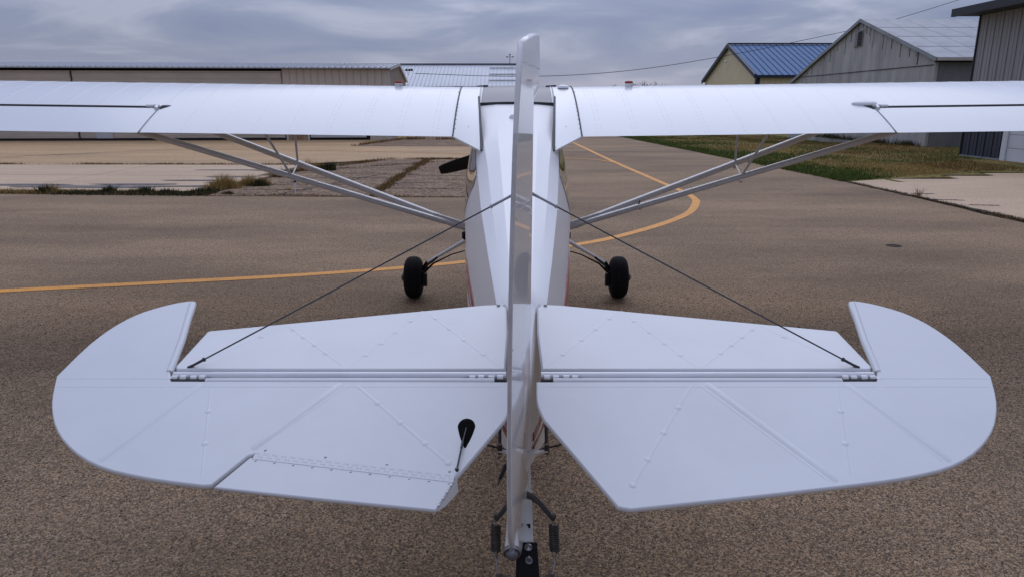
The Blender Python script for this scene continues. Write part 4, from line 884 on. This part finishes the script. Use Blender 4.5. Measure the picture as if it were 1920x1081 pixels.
# crisp skin seams: black tail gap line, deck band
q = AB(); q.tube([(x, 6.235, 1.852 + (.0 if abs(x) < .2 else -.006)) for x in (-.31, -.17, 0, .17, .31)], .004, 6); q.build('deck_seam', 'seal', fus)
def side(sg, Y, t):  # point on the side skin between longeron (0) and low (1)
    for i in range(len(dat) - 1):
        if dat[i][0] <= Y <= dat[i + 1][0]:
            k = (Y - dat[i][0]) / (dat[i + 1][0] - dat[i][0]); A, Bd = dat[i], dat[i + 1]
            L_ = [Vector(A[j]).lerp(Vector(Bd[j]), k) for j in (4, 5, 6)]
            p = L_[0].lerp(L_[1], t * 2) if t < .5 else L_[1].lerp(L_[2], t * 2 - 1)
            return Vector((sg * p.x, Y, p.y))
for sg in (-1, 1):
    # red stripes low on the side
    for (t0, t1, nm) in ((.72, .79, 'red_stripe'), (.84, .865, 'red_stripe')):
        q = AB(); ys = sorted(set([round(float(v), 3) for v in np.linspace(2.36, 7.0, 30)] + [d_[0] for d_ in dat if 2.36 < d_[0] < 7.0]))
        q.loft([[side(sg, y, t0) + Vector((-sg * .004, 0, 0)), side(sg, y, t0) + Vector((sg * .0075, 0, 0)), side(sg, y, t1) + Vector((sg * .0075, 0, 0)), side(sg, y, t1) + Vector((-sg * .004, 0, 0))] for y in ys], False); q.build(nm, 'red', fus)
    # rear side window: bulged plexiglass
    def win(a, b, o):
        # a along front->rear, b top->bottom
        yt = 6.45 - a * (6.45 - 4.82); yb = 6.45 - a * (6.45 - 5.42)
        Y = yt + (yb - yt) * b; t = .03 + b * .50
        t = t if a < 1 else t
        p = side(sg, Y, t); bulge = .030 * math.sin(math.pi * min(a * 1.0, 1)) * math.sin(math.pi * b)
        return p + Vector((sg * (o + bulge), 0, 0))
    q = AB(); q.grid(lambda a, b: win(a, b, .004), 20, 12, True); q.build('side_window', 'window', fus)
    # window frame edge
    q = AB(); q.tube([win(1, k / 10, .004) for k in range(11)] , .005, 6); q.tube([win(k / 20, 1, .004) for k in range(21)], .005, 6); q.build('window_frame', 'strut', fus)
# cockpit step / exhaust seen low right
q = AB(); q.tube([(.36, 7.35, .62), (.44, 7.25, .47), (.50, 7.2, .36), (.515, 7.15, .34)], [.03, .03, .033, .033], 14); q.build('exhaust_pipe', 'black', air)
# skylight
q = AB()
def sky_(a, b, h=0):
    u = -.335 + .67 * a; Y = 6.245 + .62 * b; z = 1.866 + .148 * math.sin(b * math.pi / 2 * .95) - .010 * (2 * a - 1) ** 2
    return Vector((u, Y, z + h))
q.grid(lambda a, b: sky_(a, b), 16, 10, True); q.grid(lambda a, b: sky_(a, b, -.02), 2, 2, True); slt = q.build('skylight', 'smoke', air)
for a0, a1 in ((-.005, .055), (.945, 1.005)):
    q = AB(); q.grid(lambda a, b: sky_(a0 + (a1 - a0) * a, b, .0035), 2, 10, True); q.build('skylight_frame', 'strut', slt)
q = AB(); q.tube([sky_(k / 10, 0, -.002) for k in range(11)], .006, 6); q.build('skylight_frame', 'seal', slt)
for x in (-.31, .31):
    q = AB(); q.tube([(x - .045, 6.80, 2.006), (x + .05, 6.80, 2.006)], [.006, .012], 8); q.build('skylight_clip', 'black', slt)
# roof sides closing between skylight and root fairings
for sg in (-1, 1):
    q = AB(); q.loft([[wp(.316, x, 1, .0, sg), wp(.50, x, 1, .0, sg), Vector(wp(.50, x, 1, 0, sg)) - Vector((0, 0, .2)), Vector(wp(.316, x, 1, .0, sg)) - Vector((0, 0, .2))] for x in (.02, .06, .12, .2, .3, .4, .5)], True, True); q.build('cabin_roof', 'paint', fus)
# dome antenna by right fairing, and beacon on the deck hidden by the fin
q = AB(); c = wp(.405, .30, 1, 0); rings = []
for h, s_ in ((0, 1), (.012, .95), (.022, .7), (.027, .3)):
    rings.append([Vector(c) + Vector((.05 * s_ * math.cos(t), .05 * s_ * math.sin(t), h + .006 + .1 * .05 * s_ * math.sin(t))) for t in [2 * math.pi * k / 20 for k in range(20)]])
q.loft(rings, True, True); q.build('gps_antenna', 'paint', air)
q = AB(); q.lathe((-.03, 5.75, 1.735), (0, -.2, 1), [(0, .035), (.01, .035), (.03, .025), (.04, .01)], 16); q.build('deck_beacon', 'paint', air)
# propeller and spinner
hub = Vector((0, 8.32, 1.36)); q = AB(); q.lathe((0, 8.16, 1.36), (0, 1, -.2), [(0, .14), (.05, .15), (.18, .12), (.3, .05), (.33, .01)], 24); q.build('spinner', 'paint', air)
d = Vector((-.87, 0, -.245)); dn = d.normalized(); q = AB()
for s_ in (-1, 1):
    pts = []; rings = []
    for t, w_, th_ in ((.08, .045, .03), (.3, .075, .02), (.55, .080, .014), (.8, .072, .01), (.93, .060, .008), (.985, .050, .006), (1.0, .044, .004)):
        c = hub + d * t * s_; ax = Vector((0, .35, 0)) + dn.cross(Vector((0, 1, 0))); ax.normalize(); n_ = ax.cross(dn)
        rings.append([c + ax * w_ * math.cos(a) + n_ * th_ * math.sin(a) for a in [2 * math.pi * k / 14 for k in range(14)]])
    q.loft(rings, True, True)
q.build('propeller', 'black', air)

# ---- horizontal tail
HY, HZ = 2.303, .941
def tailp(slope):
    c = 1 / math.hypot(1, slope); s_ = slope * c
    def fn(a, b, h): return (a, b - h * s_, HZ + slope * (b - HY) + h * c)
    return fn
stab_f = tailp(.2035); elev_f = tailp(math.tan(R(20.5)))
stabs = {}
for sg in (-1, 1):
    P = [(.058, 2.345), (.052, 2.60), (.055, 2.815), (.075, 2.83), (.15, 2.827), (1.185, 2.618), (1.198, 2.608), (1.212, 2.36), (1.20, 2.345)]
    P = [(1.196, 2.612) if p == (1.198, 2.608) else p for p in P if p != (1.185, 2.618)]
    # leading edge sweeps from the root to the tip, the tip is cut back to the hinge
    P = [(.062, 2.345), (.055, 2.60), (.060, 2.80), (.085, 2.832), (.15, 2.826), (.96, 2.655), (1.135, 2.615), (1.16, 2.60), (1.225, 2.36), (1.20, 2.345)]
    P = [(.062, 2.345), (.055, 2.60), (.060, 2.80), (.085, 2.832), (.15, 2.826), (1.188, 2.616), (1.197, 2.608), (1.214, 2.365), (1.20, 2.345)]
    q = AB(); plate(q, [(sg * a, b) for a, b in P], stab_f, .014); st = q.build('stabilizer', 'fabric', air)
    q = AB(); q.tube([stab_f(sg * .06, 2.331, -.005), stab_f(sg * 1.205, 2.331, -.005)], .0165, 16); q.build('rear_spar_tube', 'strut', st)
    # elevator
    E = [(.042, 2.285), (.038, 2.185), (.060, 2.117), (.255, 1.80), (.29, 1.792), (.60, 1.828), (.93, 1.870), (1.10, 1.893), (1.29, 1.940), (1.45, 2.050), (1.545, 2.180), (1.596, 2.31), (1.565, 2.495), (1.492, 2.63), (1.38, 2.70), (1.285, 2.728), (1.268, 2.705), (1.215, 2.33), (1.195, 2.288)]
    if sg < 0:   # cut for the trim tab
        E = [(.042, 2.285), (.038, 2.185), (.060, 2.117), (.200, 1.898), (.50, 1.938), (.812, 1.983), (.834, 1.975), (.905, 1.872), (.93, 1.870)] + E[7:]
        keep = (0, 2, 3, 5, 6, 7, 8, len(E) - 1)
    else: keep = (0, 2, 3, 4, 6, len(E) - 1)
    keep = set(keep) | {E.index((1.596, 2.31)), E.index((1.215, 2.33))}
    E2 = smooth_poly([(sg * a, b) for a, b in E], keep, 2)
    q = AB(); plate(q, E2, elev_f, .0095); el = q.build('elevator', 'fabric', air)
    q = AB(); q.tube([elev_f(sg * .10, 2.294, -.001), elev_f(sg * 1.08, 2.294, -.001)], .0130, 14); q.build('front_spar_tube', 'fabric', el)
    # horn edge tube
    q = AB(); q.tube([elev_f(sg * 1.288, 2.71, .001), elev_f(sg * 1.245, 2.50, .001), elev_f(sg * 1.222, 2.335, 0)], .0135, 10); q.build('horn_tube', 'fabric', el)
    # hinges
    for u0 in ((.07, .10, .135, .165), (1.085, 1.115, 1.15, 1.18)):
        q = AB()
        for i, u in enumerate(u0): q.tube([(sg * u, HY + .003, HZ + .006), (sg * (u + .020), HY + .003, HZ + .006)], .0085 if i % 2 else .0095, 12)
        q.build('hinge', 'paint', el)
        q = AB(); q.tube([(sg * (u0[0] - .012), HY + .000, HZ - .001), (sg * (u0[-1] + .035), HY + .000, HZ - .001)], .0085, 10); q.build('hinge_pin', 'darksteel', el)
    # fabric covered rib ridges with stitch bumps
    def ridge(parent, fn, a, b, r, bumps, soft=.35, top=.0095):
        q = AB(); A_ = Vector((sg * a[0], a[1])); B_ = Vector((sg * b[0], b[1])); dd = (B_ - A_).normalized(); nn = Vector((-dd.y, dd.x)); rings = []
        for t in (0, .03, .25, .5, .75, .97, 1):
            p = A_.lerp(B_, t); hh = (.0028 if r > .01 else .0008) if 0 < t < 1 else 0
            rings.append([fn(*(p + nn * r * 1.6), top - .001), fn(*(p + nn * r * .6), top + hh * .8), fn(*p, top + hh), fn(*(p - nn * r * .6), top + hh * .8), fn(*(p - nn * r * 1.6), top - .001)])
        q.loft(rings, True, False, False); rb = q.build('rib', 'fabric', parent)
        q = AB()
        for t in bumps:
            p = A_.lerp(B_, t); c = Vector(fn(*p, top + .0005)); up_ = (Vector(fn(*p, 1)) - Vector(fn(*p, 0))).normalized()
            q.lathe(c, up_, [(0, .0105), (.0007, .0085), (.0012, .005), (.0014, .002)], 10)
        if bumps: q.build('stitch_bumps', 'fabric', parent, kind='stuff')
    ridge(el, elev_f, (1.085, 2.275), (1.27, 1.955), .0102, (.3, .65)); ridge(el, elev_f, (1.085, 2.27), (1.245, 1.955), .005, ())
    ridge(el, elev_f, (.615, 2.275), (.905 if sg > 0 else .83, 1.885 if sg > 0 else 2.0), .0102, (.3, .65), .35); ridge(el, elev_f, (.59, 2.27), (.88 if sg > 0 else .815, 1.885 if sg > 0 else 2.01), .005, ())
    ridge(el, elev_f, (.565, 2.27), (.30 if sg > 0 else .22, 1.86 if sg > 0 else 1.94), .006, (.25, .5, .75, .97), .3)
    ridge(el, elev_f, (1.05, 2.26), (.945, 1.90), .003, (.3, .66), .3)
    ridge(el, elev_f, (.06, 2.262), (1.20, 2.262), .003, (), .3); ridge(el, elev_f, (1.20, 2.30), (1.58, 2.30), .003, (), .3); ridge(el, elev_f, (1.20, 2.262), (1.57, 2.262), .003, (), .3)
    ridge(el, elev_f, (1.2, 2.3), (1.22, 2.3), .006, (), .3)
    top = .014
    for a, b, bu in (((.08, 2.36), (.385, 2.77), (.2, .45, .65, .85)), ((.395, 2.77), (.60, 2.365), (.2, .42, .62, .82)), ((.625, 2.365), (.90, 2.65), (.3, .5, .7, .9)), ((.91, 2.65), (1.14, 2.38), (.3,))):
        ridge(st, stab_f, a, b, .005, bu, .3, top)
    q = AB(); q.lathe(stab_f(sg * .095, 2.815, .014), (0, 0, 1), [(0, .008), (.006, .006)], 8); q.build('attach_bolt', 'steel', st)

# trim tab with piano hinge, rod and boot
T = [(-.205, 1.892), (-.255, 1.792), (-.29, 1.790), (-.60, 1.826), (-.895, 1.863), (-.825, 1.973), (-.808, 1.974), (-.50, 1.930)]
T = [(-.205, 1.892), (-.252, 1.790), (-.60, 1.828), (-.898, 1.865), (-.826, 1.972), (-.50, 1.930)]
tab_f = lambda a, b, h: elev_f(a, b, h + .0012)
q = AB(); plate(q, T, tab_f, .008); tab = q.build('trim_tab', 'fabric', air)
A_, B_ = Vector((-.208, 1.8955)), Vector((-.815, 1.9785)); nn = Vector((-(B_ - A_).y, (B_ - A_).x)).normalized(); nn = nn if nn.y > 0 else -nn
q = AB(); q.add([elev_f(*(A_ + nn * .0083), .0098), elev_f(*(B_ + nn * .0083), .0098), elev_f(*(B_ - nn * .0083), .0085), elev_f(*(A_ - nn * .0083), .0085)], [(0, 1, 2, 3)]); q.build('hinge_gap', 'darksteel', tab)
kn = 44
for k in range(kn):
    a0, a1 = (k + .01) / kn, (k + .99) / kn; p, r_ = A_.lerp(B_, a0), A_.lerp(B_, a1); sp = .0048 * (1 if k % 2 else -1)
    q = AB()
    for o0, o1 in ((.0115, sp + .0005), (sp - .0005, -.0140)):
        q.loft([[elev_f(*(p + nn * o0), .0095), elev_f(*(r_ + nn * o0), .0095), elev_f(*(r_ + nn * o1), .0092), elev_f(*(p + nn * o1), .0092)], [elev_f(*(p + nn * o0), .0107), elev_f(*(r_ + nn * o0), .0107), elev_f(*(r_ + nn * o1), .0104), elev_f(*(p + nn * o1), .0104)]], False)
    q.build('hinge_knuckle', 'fabric', tab)
q = AB()
for k in range(4): p = A_.lerp(B_, .03 + .31 * k) + nn * .022; q.lathe(elev_f(*p, .0092), (0, -.3, 1), [(0, .0045), (.0025, .003)], 8)
for k in range(11): p = A_.lerp(B_, .02 + .096 * k) - nn * .018; q.lathe(elev_f(*p, .0088), (0, -.3, 1), [(0, .004), (.002, .003)], 8)
for k in range(4): p = Vector((-.215 - .010 * k * 1.0, 1.872 - .022 * k)); q.lathe(elev_f(*p, .0088), (0, -.3, 1), [(0, .004), (.002, .003)], 8)
q.build('tab_screws', 'steel', tab, kind='stuff')
# boot
q = AB(); bc = Vector((-.183, 2.088)); rings = []
half = [(.028 * math.sin(math.pi / 2 * k / 6), .034 * math.cos(math.pi / 2 * k / 6)) for k in range(7)] + [(.028 * (1 - k / 8) ** .72 * (1 + .18 * k / 8), -.080 * k / 8) for k in range(1, 9)]
half[-1] = (.003, -.083); tear = half + [(-x, y) for x, y in half[::-1]][:-1]
for h, s_ in ((.0085, 1), (.0105, .98), (.0125, .88), (.0130, .5)):
    rings.append([elev_f(bc.x + s_ * x, bc.y + s_ * y, h) for x, y in tear])
q.loft(rings, True, True); bt = q.build('trim_cable_boot', 'felt', air)
q = AB(); p0 = elev_f(-.183, 2.08, .014); p1 = elev_f(-.190, 2.02, .022); p2 = elev_f(-.201, 1.915, .024); q.tube([p0, p1], .0022, 8); q.tube([p1, p2], [.0032, .0028], 8); q.lathe(p2, (0, -.3, 1), [(-.006, .004), (0, .0065), (.006, .004)], 10); q.tube([p1, Vector(p1).lerp(Vector(p2), .25)], .0042, 8); q.build('trim_rod', 'cable', bt)
q = AB(); q.loft([[elev_f(-.2035, 1.900, .024), elev_f(-.2085, 1.885, -.002), elev_f(-.250, 1.797, -.004), elev_f(-.232, 1.825, -.022), elev_f(-.199, 1.885, -.036)], [elev_f(-.2015, 1.900, .024), elev_f(-.2065, 1.885, -.002), elev_f(-.248, 1.797, -.004), elev_f(-.230, 1.825, -.022), elev_f(-.197, 1.885, -.036)]], False); q.build('tab_horn', 'paint', tab)

# ---- fin and rudder
FX = .010
fin_f = lambda a, b, h: (FX * .6 + h, a, b)
P = smooth_poly([(2.345, .95), (2.14, 1.875), (2.40, 1.885), (2.50, 1.74), (2.72, 1.37), (2.90, 1.17), (3.12, 1.10), (3.05, 1.0)], {0, 1, 7}, 2)
q = AB(); plate(q, P, fin_f, .015); fin = q.build('fin', 'fin', air)
q = AB(); q.tube([(FX * .6, 2.345, .95), (FX * .6, 2.14, 1.875)], .0165, 12); q.build('fin_post', 'fin', fin)
DEF = R(5.6)
def rud_f(a, b, h):
    # a: world Y before deflection, rotate about the hinge line
    hy = 2.33 - (b - 1.0) * .2216; r_ = hy - a
    return (FX - r_ * math.sin(DEF) * 1.0 + h * math.cos(DEF), hy - r_ * math.cos(DEF) - h * math.sin(DEF), b)
hyf = lambda z: 2.33 - (z - 1.0) * .2216
P = [(hyf(.45) - .02, .40), (hyf(.60) - .018, .60), (hyf(1.0) - .018, 1.0), (hyf(1.88) - .018, 1.885), (2.345, 1.905), (2.372, 1.98), (2.30, 2.055), (2.14, 2.045), (1.80, 1.995), (1.735, 1.84), (1.705, 1.70), (1.69, 1.40), (1.72, 1.10), (1.775, .80), (1.85, .62), (1.93, .53), (2.04, .42), (2.16, .36)]
P = [(a, b) for a, b in P]
P2 = smooth_poly(P, {0, 1, 2, 3, 4, 6, 8}, 2)
def rudth(a, b, h):  # thinner toward the trailing edge
    k = min(1, max(0, (a - 1.70) / .42)); lo = min(1, max(0, (.62 - b) / .08))
    return rud_f(a, b, h * max(.42 + .58 * k, .9 * lo))
q = AB(); plate(q, P2, rudth, .0135); rud = q.build('rudder', 'fin', air)
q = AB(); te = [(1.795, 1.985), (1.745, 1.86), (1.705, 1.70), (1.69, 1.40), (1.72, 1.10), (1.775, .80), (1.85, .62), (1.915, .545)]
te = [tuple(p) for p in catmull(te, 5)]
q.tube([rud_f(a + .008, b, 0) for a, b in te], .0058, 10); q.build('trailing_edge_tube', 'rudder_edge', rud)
for (a, b) in (((2.33, 1.90), (1.80, 1.80)), ((2.12, 1.60), (1.73, 1.58)), ((2.2, 1.28), (1.72, 1.25))):
    q = AB(); q.loft([[rud_f(a[0] + (b[0] - a[0]) * t, a[1] + (b[1] - a[1]) * t + e1, .0137 * max(.42, 1 - .58 * t * 1.05) + e2) for e1, e2 in ((-.008, -.001), (0, .0015), (.008, -.001))] for t in (0, .5, 1)], True, False, False); q.build('rib', 'fin', rud)
# tail light at the lowest corner
lc = Vector(rud_f(1.918, .535, 0)); ax = Vector((0, -1, -.25)).normalized()
q = AB(); q.lathe(lc, ax, [(-.06, .012), (-.02, .021), (.0, .0275), (.006, .0275), (.008, .022)], 28); tl = q.build('tail_light', 'steel', rud)
q = AB(); q.lathe(lc + ax * .006, ax, [(0, .021), (.01, .019), (.018, .012), (.021, .002)], 24); q.build('lamp_lens', 'lens', tl)
q = AB(); q.lathe(lc + ax * .001, ax, [(0, .0245), (.009, .0245), (.009, .021), (0, .021)], 28); q.build('lamp_ring', 'darksteel', tl)
q = AB(); q.tube([lc - ax * .12 + Vector((0, 0, .10)), lc - ax * .05 + Vector((0, 0, .03)), lc], [.011, .018, .024], 14); q.tube([lc, lc + Vector((0, .05, -.03)), lc + Vector((.002, .14, -.11))], [.022, .015, .011], 12); q.build('light_fairing', 'fin', rud)

# rudder control horns, elevator cables
q = AB()
for sg in (-1, 1): q.loft([[(FX, 2.30, .655), (FX, 2.33, .655), (FX, 2.33, .661), (FX, 2.30, .661)], [(sg * .088, 2.33, .655), (sg * .088, 2.345, .655), (sg * .088, 2.345, .661), (sg * .088, 2.33, .661)]], False)
q.build('rudder_horn', 'paint', rud)
for sg in (-1, 1):
    q = AB(); q.tube([(sg * .083, 2.34, .67), (sg * .086, 2.44, .70), (sg * .088, 2.60, .76)], [.006, .007, .0035], 8); q.lathe((sg * .083, 2.338, .665), (0, 0, 1), [(-.018, .008), (0, .009), (.018, .008)], 10); q.build('rudder_cable', 'cable', air)
q = AB(); q.tube([(-.045, 2.40, .62), (-.09, 2.30, .545)], .003, 6); q.tube([(-.062, 2.355, .592), (-.082, 2.318, .56)], .008, 8); q.build('elevator_cable', 'cable', air)
# ---- tailwheel assembly
tw = AB(); 
pts = [(.004, 2.75, .50), (.006, 2.55, .475), (.008, 2.38, .42), (.010, 2.28, .355), (.012, 2.22, .30)]
tw.loft([[(x - .026, y, z), (x + .026, y, z), (x + .026, y, z - .012), (x - .026, y, z - .012)] for x, y, z in pts], False); tsp = tw.build('tail_spring', 'paint', air)
q = AB(); q.box(.012, .026, 2.285, 2.291, .392, .396); q.lathe((.022, 2.30, .378), (0, -.55, .8), [(0, .005), (.002, .005)], 10); q.build('spring_mark', 'black', tsp)
q = AB(); q.loft([[(.013 - .036, 2.255, .345), (.013 + .036, 2.255, .345), (.013 + .036, 2.255, .31), (.013 - .036, 2.255, .31)], [(.014 - .040, 2.15, .285), (.014 + .040, 2.15, .285), (.014 + .046, 2.13, .21), (.014 - .046, 2.13, .21)]], False)
q.lathe((.014, 2.13, .20), (0, 0, 1), [(-.09, .045), (-.02, .05), (.04, .046), (.06, .03)], 20); tb = q.build('tailwheel_bracket', 'black', air)
q = AB(); nb = Vector((0, -.5, .86)); q.lathe((.018, 2.235, .336), nb, [(0, .014), (.004, .0145), (.007, .011), (.008, .002)], 20); q.lathe((.019, 2.20, .316), nb, [(0, .006), (.012, .006), (.014, .002)], 12); q.lathe((.019, 2.195, .312), nb, [(0, .013), (.003, .013), (.003, .009), (.0, .009)], 16); q.build('bracket_bolt', 'steel', tb)
q = AB(); q.lathe((.014, 2.05, .095), (1, 0, 0), [(-.035, .05), (-.033, .085), (-.02, .095), (.02, .095), (.033, .085), (.035, .05)], 28); twh = q.build('tailwheel', 'rubber', air)
q = AB(); q.lathe((.014, 2.05, .095), (1, 0, 0), [(-.036, .02), (-.036, .05), (.036, .05), (.036, .02)], 20); q.build('rim', 'darksteel', twh)
q = AB()
for sg in (-1, 1): q.loft([[(.014 + sg * .040, 2.13, .215), (.014 + sg * .046, 2.13, .10), (.014 + sg * .046, 2.10, .10), (.014 + sg * .040, 2.08, .215)], [(.014 + sg * .045, 2.07, .085), (.014 + sg * .045, 2.07, .075), (.014 + sg * .045, 2.03, .075), (.014 + sg * .045, 2.03, .085)]], False)
q.build('fork', 'darksteel', air)
for sg in (-1, 1):
    cx_ = .006
    q = AB(); q.tube([(cx_, 2.36, .475), (cx_ + sg * .03, 2.345, .47), (cx_ + sg * .055, 2.33, .455), (cx_ + sg * .095, 2.29, .425)], [.014, .0125, .010, .0095], 10); q.lathe((cx_ + sg * .100, 2.285, .428), (0, 0, 1), [(-.012, .008), (0, .013), (.012, .008)], 12); q.build('steering_arm', 'darksteel', air)
    # coil spring
    a = Vector((cx_ + sg * .102, 2.275, .415)); b_ = Vector((cx_ + sg * .103, 2.205, .335)); ax = (b_ - a).normalized(); e1 = ax.orthogonal().normalized(); e2 = ax.cross(e1); turns = 13
    L0 = (b_ - a).length; s0_, s1_ = .012, L0 - .004; pts = []
    for k in range(turns * 12 + 1):
        t = k / (turns * 12); an = 2 * math.pi * turns * t; pts.append(a + ax * (s0_ + (s1_ - s0_) * t) + (e1 * math.cos(an) + e2 * math.sin(an)) * .0160)
    q = AB(); q.tube(pts, .0032, 5); cs = q.build('coil_spring', 'darksteel', air)
    q = AB(); q.tube([a, a + ax * .008 + e1 * .008, a + ax * .014 + e1 * .0135], .0025, 6); q.tube([b_ + e1 * .013 - ax * .004, b_ + ax * .012 + e1 * .004, b_ + ax * .016], .0025, 6); q.tube([b_ - e1 * .013 - ax * .004, b_ + ax * .012 - e1 * .004, b_ + ax * .016], .0025, 6)
    q.tube([b_ + ax * .014, Vector((cx_ + sg * .094, 2.16, .285))], .0028, 6); q.build('spring_link', 'steel', cs)
    q = AB(); q.loft([[(cx_ + sg * .03, 2.15, .262), (cx_ + sg * .03, 2.11, .262), (cx_ + sg * .03, 2.11, .268), (cx_ + sg * .03, 2.15, .268)], [(cx_ + sg * .10, 2.175, .272), (cx_ + sg * .10, 2.15, .272), (cx_ + sg * .10, 2.15, .278), (cx_ + sg * .10, 2.175, .278)]], False); q.build('tiller_arm', 'darksteel', air)
